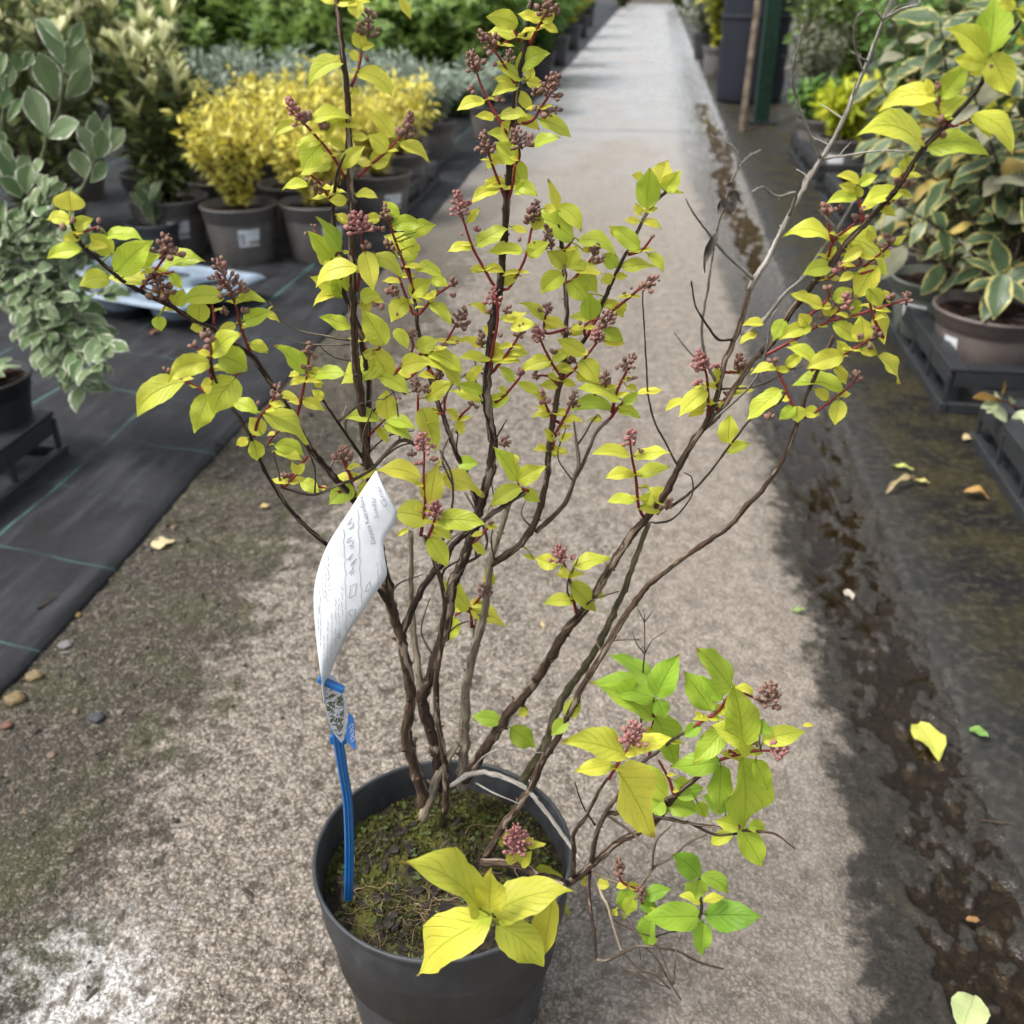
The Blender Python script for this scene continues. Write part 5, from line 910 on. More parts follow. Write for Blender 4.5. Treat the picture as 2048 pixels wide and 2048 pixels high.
def bush(root, base, h, rad, nst, per, ll, tp, mats, seed, upright=.5, start=.25, stem_mat=None, tipmat=None, tipn=5, flat=.4, pitch=1.0, shape=.6):
    """stems from the base carrying leaves; mats = leaf material; optional paler shoot tips"""
    r = random.Random(seed); base = Vector(base); LV = []; TV_ = []; sm = MB()
    for s in range(nst):
        a = r.uniform(0, 6.283); q = math.sqrt(r.random()); hh = h*r.uniform(.62, 1.0)*(1-.35*q*q*(1-upright)); out = Vector((math.cos(a), math.sin(a), 0))*rad*q
        p0 = base+Vector((math.cos(a), math.sin(a), 0))*rad*.12*r.random(); p1 = base+out*.45*shape+Vector((0, 0, hh*.45)); p2 = base+out+Vector((r.gauss(0, .03)*h, r.gauss(0, .03)*h, hh))
        C = [Vector(c) for c in catmull([p0, p1, p2], h/7)]; sr = max(.0015, h*.006)
        v, f, u = tube(C, [sr*(1-.6*i/len(C)) for i in range(len(C))], 4, cap=False); sm.add(v, f, u)
        for k in range(per):
            t_ = start+(1-start)*(k+r.random())/per; fi_ = t_*(len(C)-1); i = min(int(fi_), len(C)-2); p = C[i].lerp(C[i+1], fi_-i); T = (C[i+1]-C[i]).normalized()
            b = r.uniform(0, 6.283); e = T.orthogonal().normalized(); e.rotate(Quaternion(T, b)); d = (e*pitch+T*r.uniform(.1, .9)+Vector((0, 0, r.uniform(-.35, .35)))).normalized()
            nn = Vector((r.gauss(0, flat), r.gauss(0, flat), 1)); item = (p+e*sr, d, nn, ll*r.uniform(.65, 1.2)); LV.append(item)
        if tipmat is not None:
            T = (C[-1]-C[-2]).normalized()
            for k in range(tipn):
                b = r.uniform(0, 6.283); e = T.orthogonal().normalized(); e.rotate(Quaternion(T, b)); d = (T*r.uniform(.8, 1.6)+e*.6).normalized(); TV_.append((C[-1]-T*ll*.3*r.random(), d, e*-1+Vector((0, 0, .5)), ll*r.uniform(.8, 1.15)))
    st = sm.build('stems', stem_mat or STEM_B, root, loc=base, smooth=True)
    cloud('foliage', LV, tp, mats, root, base)
    if TV_: cloud('shoot_tips', TV_, tp, tipmat, root, base)

# pots ----------------------------------------------------------------
def potmat(name, c, r=.5):
    t = NT(name); o = t.coord('Object'); n = t.noise(o, 14, 5, .7); n2 = t.noise(o, 120, 3)
    col = t.mix(t.ramp(n, .35, .75), tuple(k*.8 for k in c), tuple(k*1.18 for k in c)); col = t.mix(t.ramp(n2, .6, .85, 0, .3), col, tuple(min(1, k*1.7+.03) for k in c))
    return t.surf(t.bsdf(col, r, .4))
TAUPE = potmat('taupe_plastic', (.125, .115, .108)); BROWN = potmat('brown_plastic', (.135, .110, .098)); SAGE = potmat('sage_plastic', (.115, .130, .108)); BLACKP = potmat('black_plastic', (.020, .021, .023), .42); GREYB = potmat('blue_grey_plastic', (.19, .245, .31), .40); NAVY = potmat('navy_plastic', (.004, .006, .014), .75); DARKT = potmat('tray_plastic', (.026, .028, .031), .45)
PEAT = m_simple('peat', (.035, .020, .014), .95, .15, .5, 60, .006)
t = NT('price_label'); uv = t.xyz(t.coord('UV')); x, y = uv[0], uv[1]
inb = t.math('MULTIPLY', t.math('MULTIPLY', t.math('GREATER_THAN', x, .06), t.math('LESS_THAN', x, .30)), t.math('MULTIPLY', t.math('GREATER_THAN', y, .10), t.math('LESS_THAN', y, .78)))
st = t.math('GREATER_THAN', t.noise(t.comb(0.0, t.math('MULTIPLY', y, 34.0), 0.0), 1.0, 1), .50)
col = t.mix(t.math('MULTIPLY', inb, st), (.62, .66, .70), (.06, .06, .07))
ln = t.math('MULTIPLY', t.math('MULTIPLY', t.math('GREATER_THAN', x, .42), t.math('LESS_THAN', x, .9)), t.math('MULTIPLY', t.math('GREATER_THAN', y, .58), t.math('GREATER_THAN', t.math('SINE', t.math('MULTIPLY', y, 90.0)), .55)))
col = t.mix(t.math('MULTIPLY', ln, .55), col, (.2, .21, .22))
bl = t.math('MULTIPLY', t.math('MULTIPLY', t.math('GREATER_THAN', y, .10), t.math('LESS_THAN', y, .32)), t.math('GREATER_THAN', x, .42)); f3 = t.math('FRACT', t.math('MULTIPLY', t.math('SUBTRACT', x, .42), 6.2))
col = t.mix(t.math('MULTIPLY', bl, t.math('LESS_THAN', f3, .72)), col, t.mix(t.math('GREATER_THAN', x, .58), (.42, .30, .06), (.10, .10, .09)))
PRICE = t.surf(t.bsdf(col, .35, .45))
PLAIN = m_simple('plain_label', (.66, .68, .70), .4, .4, .08, 40)
POTMESH = {}
def add_pot(root, r, h, mat, label_at=None, labmat=None, z0=0.0, seg=40, lw=.62, lz=(.36, .66)):
    base = WLOC[root]; key = (round(r, 3), round(h, 3), mat.name)
    if key not in POTMESH:
        pf = [(r*.66, .004), (r*.74, .0), (r*.755, .005), (r*.90, h*.70), (r*.905, h*.76), (r*.935, h*.775), (r*.955, h*.93), (r*.975, h*.945), (r*1.0, h*.955), (r*1.0, h*.99), (r*.985, h), (r*.955, h), (r*.945, h*.985), (r*.90, h*.84), (0.0, h*.84)]
        V, F, U = lathe(pf, seg); POTMESH[key] = mesh('pot_body', V, F, U); POTMESH[key].materials.append(mat)
    o = link('pot_body', POTMESH[key], None, root, loc=base+Vector((0, 0, z0)))
    sd = MB(); rr_ = r*.925; n = 26
    V = [(0, 0, h*.86)]+[(rr_*k/3*math.cos(2*math.pi*i/n), rr_*k/3*math.sin(2*math.pi*i/n), h*.86+random.uniform(-.008, .008)) for k in (1, 2, 3) for i in range(n)]
    F = [(0, 1+i, 1+(i+1) % n) for i in range(n)]+[(1+k*n+i, 1+(k+1)*n+i, 1+(k+1)*n+(i+1) % n, 1+k*n+(i+1) % n) for k in range(2) for i in range(n)]
    link('potting_soil', mesh('potting_soil', V, F), PEAT, root, loc=base+Vector((0, 0, z0)))
    if label_at is not None:
        V = []; U = []; F = []; n = 8
        for j, z in enumerate((h*lz[0], h*lz[1])):
            rad = r*(.755+(.90-.755)*(z/h)/.70)+.0015
            for i in range(n+1): a = label_at-lw*.5+lw*i/n; V.append((rad*math.cos(a), rad*math.sin(a), z)); U.append((i/n, j))
        F = [(i, i+1, n+2+i, n+1+i) for i in range(n)]
        link('price_label', mesh('price_label', V, F, U), labmat or PRICE, o, loc=base+Vector((0, 0, z0)))
    return o
def potted(name, label, cat, XY, r, h, mat, lab=None, labmat=None, z0=0.0, group=None, **kw):
    p = empty('nursery_pot', (XY[0], XY[1], 0), label[0], 'plant pot', group and group[0]); add_pot(p, r, h, mat, lab, labmat, z0, **kw)
    b = empty(name, (XY[0], XY[1], z0+h*.85), label[1], cat, group and group[1]); return b, (XY[0], XY[1], z0+h*.85)

# leaf materials of the stock
M_YEL = m_leaf('yellow_leaf', (.68, .57, .05), (.86, .79, .24), vein=.04, trans=.25, spotted=False); M_YELG = m_leaf('yellow_green_leaf', (.30, .34, .03), (.52, .48, .06), vein=.04, trans=.25, spotted=False)
M_GREY = m_leaf('grey_leaf', (.20, .265, .205), (.44, .49, .40), vein=.03, trans=.2, spotted=False); M_CREAM = m_leaf('cream_leaf', (.55, .55, .25), (.74, .72, .46), vein=.03, trans=.25, spotted=False)
M_DKG = m_leaf('dark_green_leaf', (.055, .085, .025), (.19, .23, .07), vein=.05, trans=.2, spotted=False); M_ACER = m_leaf('fresh_green_leaf', (.085, .155, .028), (.25, .35, .085), vein=.04, trans=.35, spotted=False)
M_MID = m_leaf('mid_green_leaf', (.075, .165, .035), (.20, .34, .08), vein=.04, trans=.3, spotted=False); M_OLIVE = m_leaf('olive_leaf', (.13, .15, .09), (.25, .26, .18), vein=.03, trans=.2, spotted=False)
M_LIME = m_leaf('lime_leaf', (.34, .42, .025), (.58, .56, .04), vein=.04, trans=.3, spotted=False)

# --- yellow shrubs in taupe pots, left bed
ypots = [((-1.03, 3.86), 'nearest yellow-leaved shrub, in the taupe pot behind the blue-grey tray'), ((-.74, 3.90), 'yellow-leaved shrub in the front row, right of the one behind the blue-grey tray'), ((-.58, 4.50), 'yellow-leaved shrub at the path edge with its pot beside a black tray'),
         ((-.90, 4.26), 'yellow-leaved shrub in the second row, behind the gap between the two front pots'), ((-1.22, 4.36), 'yellow-leaved shrub in the second row, behind the cream-tipped shrub'), ((-1.50, 4.6), 'yellow-leaved shrub at the left end of the third row'), ((-1.15, 4.85), 'yellow-leaved shrub in the third row, left of centre'), ((-.84, 4.80), 'yellow-leaved shrub in the third row, right of centre'), ((-.55, 5.05), 'rearmost yellow-leaved shrub at the path edge')]
for i, (xy, lb) in enumerate(ypots):
    la = {0: -1.12, 1: -1.0, 2: -.95, 4: -1.2}.get(i)
    b, bp = potted('yellow_shrub', (('taupe pot with a barcode label under the nearest yellow shrub', 'taupe pot under the second yellow shrub of the front row', 'taupe pot beside the black tray at the left path edge', '', 'taupe pot of the second-row yellow shrub behind the cream tips')[i] if i not in (3, 5, 6, 7, 8) else 'taupe pot half hidden among the back rows of yellow shrubs', lb), 'shrub', xy, .145, .212, TAUPE, la, None, group=('taupe pots of the yellow shrubs', 'yellow shrubs in the left bed'))
    bush(b, bp, (.43, .36, .40, .46, .39, .47, .42, .48, .40)[i], (.21, .17, .20, .22, .2, .24, .22, .21, .22)[i], 66, 30, .042, 'lance', M_YEL, 100+i, upright=(.5, .2, .4, .6, .3, .5, .7, .4, .5)[i], start=.10, flat=.7, pitch=.9)
    if i in (0, 1, 3): pass
# --- cream-tipped shrubs in front on the left
for i, (xy, h, lb, r) in enumerate((((-1.33, 3.98), .60, 'upright dark-leaved shrub with cream shoot tips, left of the yellow shrubs', .14), ((-1.72, 3.75), .86, 'tallest dark shrub with cream tips behind the white-edged shrub', .24), ((-2.15, 3.6), .92, 'dark shrub with cream tips at the far left edge', .26), ((-1.55, 4.5), .80, 'cream-tipped shrub behind the first row of dark shrubs', .2), ((-1.95, 4.3), .85, 'cream-tipped shrub between the tallest and the leftmost one', .26), ((-2.1, 5.0), .8, 'cream-tipped shrub deep in the bed at the left', .3))):
    b, bp = potted('cream_tipped_shrub', ('taupe pot with a barcode label under the slim cream-tipped shrub' if i == 0 else ('taupe pot hidden below the %s cream-tipped shrub' % ('tallest', 'leftmost', 'rear', 'in-between', 'deepest')[i-1]), lb), 'shrub', xy, .15, .215, TAUPE, -1.1 if i == 0 else None)
    bush(b, bp, h, r*1.1, 28, 24, .085, 'lance', M_DKG, 130+i, upright=.8, start=.05, tipmat=M_CREAM, tipn=9, flat=.6, pitch=.8, shape=1.5)
# --- grey shrubs
gp = [(-.46, 6.15), (-.14, 6.9), (-.85, 6.3), (-1.25, 6.15), (-1.65, 6.3), (-2.1, 6.2), (-1.05, 5.75), (-.62, 5.72)]
for i, xy in enumerate(gp):
    lb = ['fine grey-leaved shrub whose pot stands at the path edge', 'farthest grey-leaved shrub, in the taupe pot beside the path', 'grey-leaved shrub second from the path', 'grey-leaved shrub third from the path', 'grey-leaved shrub fourth from the path', 'leftmost grey-leaved shrub in the row', 'grey-leaved shrub just behind the yellow shrubs, left', 'grey-leaved shrub just behind the yellow shrubs, by the path'][i]
    b, bp = potted('grey_shrub', ('taupe pot at the path edge under fine grey leaves' if i == 0 else 'far taupe pot of the last grey shrub beside the path' if i == 1 else 'taupe pot hidden in the row of grey shrubs', lb), 'shrub', xy, .14, .21, TAUPE, None, group=('pots of the grey shrubs', 'grey shrubs in the left bed'))
    bush(b, bp, .44 if i > 1 else .34, .25, 60, 36, .055, 'needle', M_GREY, 160+i, upright=.5, start=.12, flat=.9, pitch=.7)
# --- fresh green maples behind
for i, (xy, h, r) in enumerate((((-2.9, 8.6), 1.25, .85), ((-1.75, 8.7), 1.2, .75), ((-.75, 9.0), 1.25, .7), ((-2.2, 10.0), 1.4, .9), ((-.1, 10.6), 1.3, .65), ((-1.1, 10.4), 1.4, .8), ((-2.35, 7.7), 1.0, .7), ((-1.35, 7.75), .95, .65), ((-3.3, 7.6), 1.1, .8), ((-.45, 8.2), .95, .55))):
    lb = ('leftmost fresh green maple behind the grey shrubs', 'fresh green maple behind the middle of the grey row', 'fresh green maple behind the grey shrubs near the path', 'taller green maple in the back row on the left', 'green maple in the back row beside the path', 'green maple in the middle of the back row', 'front green maple left of centre behind the grey shrubs', 'front green maple right of centre behind the grey shrubs', 'front green maple at the far left', 'low front green maple nearest the path')[i]
    b = empty('green_maple', (xy[0], xy[1], 0), lb, 'tree', 'green maples at the back of the left bed')
    bush(b, (xy[0], xy[1], .03), h, r, 80, 34, .13, 'palm', M_ACER, 190+i, upright=.25, start=.08, flat=.55, pitch=1.0, shape=1.5)
# --- stock far down the left of the path
for i, (u, v, h, r, m) in enumerate(((-1.08, 10.0, .75, .40, M_MID), (-1.12, 12.2, .8, .42, M_ACER), (-1.15, 14.6, .75, .42, M_YELG), (-1.2, 17.2, .9, .5, M_ACER), (-1.3, 20.4, .9, .55, M_MID), (-1.5, 24.5, 1.0, .6, M_ACER), (-2.6, 13.2, 1.1, .6, M_ACER), (-2.9, 16.5, 1.2, .7, M_MID), (-3.2, 21, 1.3, .8, M_ACER))):
    w = UV(u, v); ordn = ('nearest', 'second', 'third', 'fourth', 'fifth', 'farthest')
    lb = (('%s shrub of the far row along the left of the path' % ordn[i]) if i < 6 else ('%s tall shrub set back from the far left row' % ('nearer', 'middle', 'farther')[i-6]))
    b, bp = potted('row_shrub', ('black pot under the '+lb, lb), 'shrub', (w.x, w.y), .19, .30, BLACKP, group=('black pots down the left of the path', 'shrubs down the left of the path'))
    bush(b, bp, h, r, 34, 22, .09, 'ovate', m, 220+i, upright=.5, start=.1, flat=.6)
w = UV(0, 30)
hedge = empty('hedge', (w.x, w.y, 0), 'dark green hedge closing the far end of the path', 'hedge')
for k in range(5):
    q = UV(-2.4+1.5*k, 30+.3*(k % 2)); bush(hedge, (q.x, q.y, 0), 1.5, .95, 34, 26, .17, 'ovate', M_DKG, 240+k, upright=.6, start=.03, flat=.7)

# --- large white-edged shrub at the left edge: each leaf a part
M_VAR = m_leaf('white_edged_leaf', (.09, .15, .055), (.19, .245, .125), vein=.10, trans=.18, rough=.5, edge=(.62, .64, .50), edge_w=.89, spotted=False)
var = empty('white_edged_shrub', (-1.42, 2.42, 0), 'broad grey-green shrub with white-edged rounded leaves at the left edge', 'shrub')
VLEAF = []
def vleaf_obj(root, mat, b3, t3, width, nn, bow, fold, form, name='leaf', wave=.02):
    V, F, U = leaf_surface(b3, t3, width, ZUP, nn, bow, fold, wave, None, 9, 7, form, .0); mb = MB(); mb.add(V, F, U)
    VCOUNT[root] = VCOUNT.get(root, 0)+1
    if VCOUNT[root] > 298: VREST.add(V, F, U); return None
    return mb.build(name, mat, root, loc=b3, smooth=True)
VCOUNT = {}; VREST = MB()
rv = random.Random(5)
vst = MB()
def vstem(crop, s, Y0, Y1, r0=4.5, r1=2.6):
    P2 = pts(crop, s); C = catmull(P2, 12); n = len(C); P3 = [at(c[0], c[1], Y0+(Y1-Y0)*i/(n-1)) for i, c in enumerate(C)]
    mb = MB(); v, f, u = tube(P3, [(r0+(r1-r0)*i/(n-1))*1.05e-3 for i in range(n)], 6); mb.add(v, f, u); mb.build('stem', STEM_V, var, loc=P3[0], smooth=True); return C, P3
STEM_V = m_simple('pale_green_stem', (.17, .20, .11), .6, .3, .2, 60)
for s, Y0, Y1 in (("180,2150 250,1880 300,1680 400,1400 430,1250 520,1080 570,850 590,600", 2.25, 2.0), ("500,2000 720,1780 800,1650 870,1480 900,1400", 2.3, 2.12), ("60,1600 20,1180 40,980 60,700", 2.25, 2.05)): vstem('Q', s, Y0, Y1)
QL = "590,640,335,170,175;610,440,350,150,95;620,450,765,205,115;620,690,785,390,275;600,920,832,590,205;520,930,355,480,255;430,1250,262,795,235;60,1130,205,900,100;440,1270,725,1120,205;870,1490,715,1140,155;890,1480,870,1025,155;900,1470,955,1185,185;930,1450,1145,1180,175;880,1460,1005,1050,95;780,1650,685,1365,215;830,1680,975,1480,130;20,840,115,590,150;150,650,190,515,175;220,600,305,485,120;230,1790,-10,1370,205;240,1780,285,1520,205;160,1560,275,1440,125;300,1600,402,1475,135;210,1830,-10,1630,165;280,1830,610,1690,150;-20,700,60,490,150;20,1000,80,820,120;50,1350,-40,1200,120;100,1500,10,1290,110;330,1700,420,1620,120;500,1900,640,1760,120"
for q in QL.split(';'):
    a = [float(z) for z in q.split(',')]; (bx, by), (tx, ty) = pts('Q', f"{a[0]},{a[1]} {a[2]},{a[3]}"); w = a[4]*.21739; Y = 2.06+rv.uniform(-.03, .04)
    b3 = at(bx, by, Y); kk = zdepth(b3)/FPX; L = math.hypot(tx-bx, ty-by)*kk; t3 = at(tx, ty, Y+rv.uniform(-.35, .15)*L); vw = (cam.location-b3).normalized(); nn = (vw+Vector((rv.gauss(0, .25), 0, rv.uniform(0, .5)))).normalized()
    vleaf_obj(var, M_VAR, b3, t3, w*kk*1.05, nn, rv.uniform(-.04, .08), rv.uniform(.15, .5), (1.0, .48))
tips = [(55, 430), (110, 425), (150, 455), (165, 505), (178, 560), (205, 590), (212, 690), (198, 672), (185, 735), (168, 768), (120, 735), (92, 668), (62, 610), (128, 560), (150, 640), (30, 500), (85, 505), (60, 545), (0, 460), (0, 590), (140, 690), (100, 600), (175, 700), (110, 470), (140, 420), (90, 400)]
for i, (tx, ty) in enumerate(tips):
    bx, by = -15+rv.uniform(-10, 25), 560+rv.uniform(-50, 60); Y0, Y1 = 2.2, 1.98+rv.uniform(-.05, .12); mx, my = (bx+tx)/2, (by+ty)/2-rv.uniform(5, 35)
    P2 = [(bx, by), (mx, my), (tx, ty)]; C = catmull(P2, 12); n = len(C); P3 = [at(c[0], c[1], Y0+(Y1-Y0)*k/(n-1)) for k, c in enumerate(C)]
    mb = MB(); v, f, u = tube(P3, [.0042*(1-.5*k/n) for k in range(n)], 5); mb.add(v, f, u); mb.build('stem', STEM_V, var, loc=P3[0], smooth=True)
    ln = 0; last = -99; tot = sum(np.linalg.norm(C[k+1]-C[k]) for k in range(n-1))
    for k in range(1, n):
        ln += np.linalg.norm(C[k]-C[k-1])
        if ln > tot*.30 and ln-last > 16:
            last = ln; T = (P3[k]-P3[k-1]).normalized()
            for sg in (-1, 1):
                e = T.cross(Vector((rv.gauss(0, .4), -.6, .8))).normalized()*sg; d = (e*rv.uniform(.5, 1.0)+T*rv.uniform(.5, 1.0)+Vector((0, -.25, rv.uniform(-.25, .3)))).normalized(); L = rv.uniform(.052, .075)
                nn = (Vector((rv.gauss(0, .35), -.55, .75))).normalized(); vleaf_obj(var, M_VAR, P3[k], P3[k]+d*L, L*rv.uniform(.42, .55), nn, rv.uniform(0, .1), rv.uniform(.1, .45), (.85, .55))
    T = (P3[-1]-P3[-2]).normalized()
    for k in range(3):
        d = (T+Vector((rv.gauss(0, .35), rv.gauss(-.1, .3), rv.gauss(.1, .3)))).normalized(); L = rv.uniform(.04, .06); vleaf_obj(var, M_VAR, P3[-1], P3[-1]+d*L, L*.5, Vector((0, -.6, .8)), .05, .3, (.85, .55))

VREST.build('small_leaves', M_VAR, var, loc=WLOC[var], smooth=True)['kind'] = 'stuff'
# --- trays
def crate_tray(label, u0, u1, v0, v1, h, nslot_v, nslot_u, mat, group=None):
    c = UV((u0+u1)/2, (v0+v1)/2); root = empty('carry_tray', (c.x, c.y, 0), label, 'tray', group); root.rotation_euler = (0, 0, -PATH)
    W_, D_ = u1-u0, v1-v0
    def part(name, boxes, bev=.003):
        mb = MB()
        for (cx, cy, cz, sx, sy, sz) in boxes: mb.box((cx, cy, cz), (sx, sy, sz))
        o = bpy.data.objects.new(name, mesh(name, mb.V, mb.F, None, False)); COL.objects.link(o); o.data.materials.append(mat); o.parent = root; WLOC[o] = Vector()
        b = o.modifiers.new('bevel', 'BEVEL'); b.width = bev; b.segments = 2; return o
    t_ = .010
    part('base_rail', [(-W_/2+t_, 0, .016, t_*2, D_, .028), (W_/2-t_, 0, .016, t_*2, D_, .028), (0, -D_/2+t_, .016, W_-.044, t_*2, .028), (0, D_/2-t_, .016, W_-.044, t_*2, .028)])
    part('floor', [(0, 0, .008, W_-.06, D_-.06, .008)], .001)
    part('top_rim', [(-W_/2+.034, 0, h-.006, .048, D_-.02, .012), (W_/2-.034, 0, h-.006, .048, D_-.02, .012), (0, -D_/2+.034, h-.006, W_-.120, .048, .012), (0, D_/2-.034, h-.006, W_-.120, .048, .012)])
    part('side_band', [(-W_/2+.014, 0, h-.032, .006, D_-.03, .038), (W_/2-.014, 0, h-.032, .006, D_-.03, .038), (0, -D_/2+.014, h-.032, W_-.050, .006, .038), (0, D_/2-.014, h-.032, W_-.050, .006, .038)], .001)
    for k in range(nslot_v+1):
        y = -D_/2+.016+(D_-.032)*k/nslot_v
        for sx in (-1, 1): part('upright', [(sx*(W_/2-.013), y, h*.5+.004, .010, .012, h-.044)], .001)
    for k in range(1, nslot_u):
        x = -W_/2+.016+(W_-.032)*k/nslot_u
        for sy in (-1, 1): part('upright', [(x, sy*(D_/2-.013), h*.5+.004, .012, .010, h-.044)], .001)
    # cup walls inside, seen through the slots
    for k in range(nslot_v):
        y = -D_/2+(D_)*(k+.5)/nslot_v
        part('cup_wall', [(-W_/2+.050, y, h*.42, .005, D_/nslot_v*.62, h*.66)], .001)
    return root
crate_tray('black slotted carry tray in front of the big brown pot on the right', .77, 1.40, 2.46, 3.42, .122, 5, 3, DARKT)
crate_tray('nearest black slotted tray at the right edge with mottled seedlings', .80, 1.32, 1.62, 2.30, .118, 4, 3, DARKT)
crate_tray('black slotted tray at the left edge under a black pot', -1.70, -1.285, 1.38, 1.95, .118, 3, 2, DARKT)
crate_tray('black tray with yellow-green shrubs on the right of the path', .84, 1.40, 4.45, 5.15, .125, 4, 3, DARKT, 'black trays along the right bed')
crate_tray('farther black tray on the right behind the yellow-green shrub', .84, 1.40, 5.35, 6.5, .125, 5, 3, DARKT, 'black trays along the right bed')
crate_tray('black tray under the yellow shrub at the left path edge', -1.34, -1.06, 4.30, 5.3, .11, 4, 2, DARKT)
# blue-grey cup tray
A_, B_, D_ = gnd(532, 549, .092), gnd(358, 618, .092), gnd(383, 522, .092); e1 = (B_-A_).normalized(); e2 = (D_-A_); e2 = (e2-e1*e2.dot(e1)).normalized(); w1 = (B_-A_).length; w2 = .66
bt = empty('cup_tray', (A_.x, A_.y, 0), 'empty blue-grey moulded cup tray lying on the black fabric', 'tray'); nx, ny = 64, 90; V = []; F = []
cups = [(w1*(.26+.48*i), w2*(.17+.33*j)) for i in range(2) for j in range(3)]
for j in range(ny+1):
    for i in range(nx+1):
        a, b = w1*i/nx, w2*j/ny; ed = min(a, b, w1-a, w2-b); z = .092
        if ed < .012: z -= .014*(1-ed/.012)**.7
        if ed > .022: z -= .010*min(1, (ed-.022)/.006)
        for ca, cb in cups:
            d = math.hypot(a-ca, b-cb); k = max(0, min(1, (.092-d)/.022)); z -= .052*k*k*(3-2*k)
        V.append(A_+e1*a+e2*b+Vector((0, 0, z-.092)))
for j in range(ny):
    for i in range(nx): q = j*(nx+1)+i; F.append((q, q+1, q+nx+2, q+nx+1))
tt = mesh('moulded_top', [v-Vector((A_.x, A_.y, 0)) for v in V], F); o = link('moulded_top', tt, GREYB, bt, loc=(A_.x, A_.y, 0)); sl = o.modifiers.new('t', 'SOLIDIFY'); sl.thickness = .003
for ca, cb in cups:
    p = A_+e1*ca+e2*cb; V, F, U = lathe([(.0, .0), (.058, .0), (.064, .004), (.074, .04), (.080, .066)], 24); link('cup', mesh('cup', V, F, U), DARKT, bt, loc=(p.x, p.y, .0))

# --- black pot in the left tray with a white band, small variegated plant
pl = gnd(-45, 752, .22)
b, bp = potted('variegated_seedling', ('black pot with a white band standing in the left tray', 'small white-edged plant in the black pot at the left edge'), 'plant', (pl.x, pl.y), .108, .145, BLACKP, -.75, PLAIN, .075, lw=1.7, lz=(.03, .2))
for k in range(7):
    a = -1.2+k*.75; d = Vector((math.cos(a), math.sin(a), .5)).normalized(); q = Vector(bp)+Vector((.02*math.cos(a), .02*math.sin(a), .004)); vleaf_obj(b, M_VAR, q, q+d*.075, .04, ZUP, .1, .3, (.7, .6))
p2 = gnd(318, 522); b, bp = potted('small_variegated_plant', ('small blue-grey pot beside the blue-grey tray', 'little white-edged plant in the small blue-grey pot'), 'plant', (p2.x, p2.y), .10, .15, potmat('slate_plastic', (.075, .085, .092)), None)
for k in range(9):
    a = k*2.4; d = Vector((math.cos(a)*.6, math.sin(a)*.6, .9)).normalized(); q = Vector(bp)+Vector((0, 0, .01*k)); vleaf_obj(b, M_VAR, q, q+d*.11, .05, Vector((math.cos(a)*-.5, -.6, .6)), .05, .35, (.8, .55))

# --- right bed: big-leaved variegated shrubs in pots, each leaf a part
M_ELA = m_leaf('yellow_edged_leaf', (.050, .085, .035), (.10, .14, .075), vein=.10, trans=.12, rough=.38, edge=(.40, .37, .13), edge_w=.78, spotted=False)
M_ELB = m_leaf('silvery_leaf_back', (.21, .21, .15), (.33, .31, .20), vein=.08, trans=.15, rough=.5, spotted=False); M_ELO = m_leaf('ageing_leaf', (.40, .27, .07), (.55, .42, .12), vein=.1, trans=.2, spotted=False)
def ela(XY, z0, h, r, n, seed, lab, potlab, rp, hp, pm, la, labm, lw=.30):
    b, bp = potted('yellow_edged_shrub', (potlab, lab), 'shrub', XY, rp, hp, pm, la, labm, z0, group=('pots in the right front tray', 'yellow-edged shrubs on the right'), lw=lw); rr_ = random.Random(seed); base = Vector(bp); k = 0
    while k < n:
        a = rr_.uniform(0, 6.283); q = math.sqrt(rr_.uniform(.02, 1)); tz = rr_.uniform(.25, 1.0); tip = base+Vector((math.cos(a)*r*q, math.sin(a)*r*q, h*tz)); mid_ = base+Vector((math.cos(a)*r*q*.3, math.sin(a)*r*q*.3, h*tz*.55))
        C = [Vector(c) for c in catmull([base, mid_, tip], .05)]; mb = MB(); v, f, u = tube(C, [.006*(1-.7*i/len(C)) for i in range(len(C))], 5); mb.add(v, f, u); mb.build('stem', STEM_B, b, loc=base, smooth=True)
        m = len(C)
        for i in range(max(1, int(m*.35)), m):
            for sg in (-1, 1):
                if k >= n: break
                T = (C[i]-C[i-1]).normalized(); e = T.orthogonal().normalized(); e.rotate(Quaternion(T, i*2.4+sg*1.57+rr_.gauss(0, .3))); d = (e+T*.35+Vector((0, -.15, -.25-rr_.random()*.3))).normalized(); L = rr_.uniform(.075, .125)
                nn = (Vector((rr_.gauss(0, .4), -.35, .85))).normalized(); x_ = rr_.random(); mt = M_ELA if x_ < .80 else (M_ELB if x_ < .94 else M_ELO)
                vleaf_obj(b, mt, C[i], C[i]+d*L, L*rr_.uniform(.42, .54), nn, rr_.uniform(.02, .12), rr_.uniform(.05, .3), (.7, .75), wave=.03); k += 1
ela((1.30, 2.60), .015, .68, .40, 295, 301, 'front large-leaved shrub with yellow leaf edges, in the big brown pot', 'big brown pot at the front of the right tray', .168, .185, BROWN, -2.75, PLAIN)
ela((1.27, 2.93), .015, .76, .36, 270, 302, 'yellow-edged shrub in the sage green pot, second in the right tray', 'sage green pot second from the front of the right tray', .140, .175, SAGE, -2.45, PLAIN, .6)
ela((1.36, 3.26), .015, .74, .30, 230, 303, 'yellow-edged shrub third from the front in the right tray', 'taupe pot with a white label, third in the right tray', .140, .185, TAUPE, -2.4, PLAIN, .6)
ela((1.85, 3.55), .0, .82, .38, 170, 304, 'rearmost yellow-edged shrub, behind the right tray', 'taupe pot hidden behind the right tray', .14, .185, TAUPE, None, None)
ela((1.78, 2.95), .0, .86, .40, 230, 305, 'tall yellow-edged shrub behind the brown pot at the right edge', 'taupe pot hidden at the right edge behind the tray', .15, .19, TAUPE, None, None)
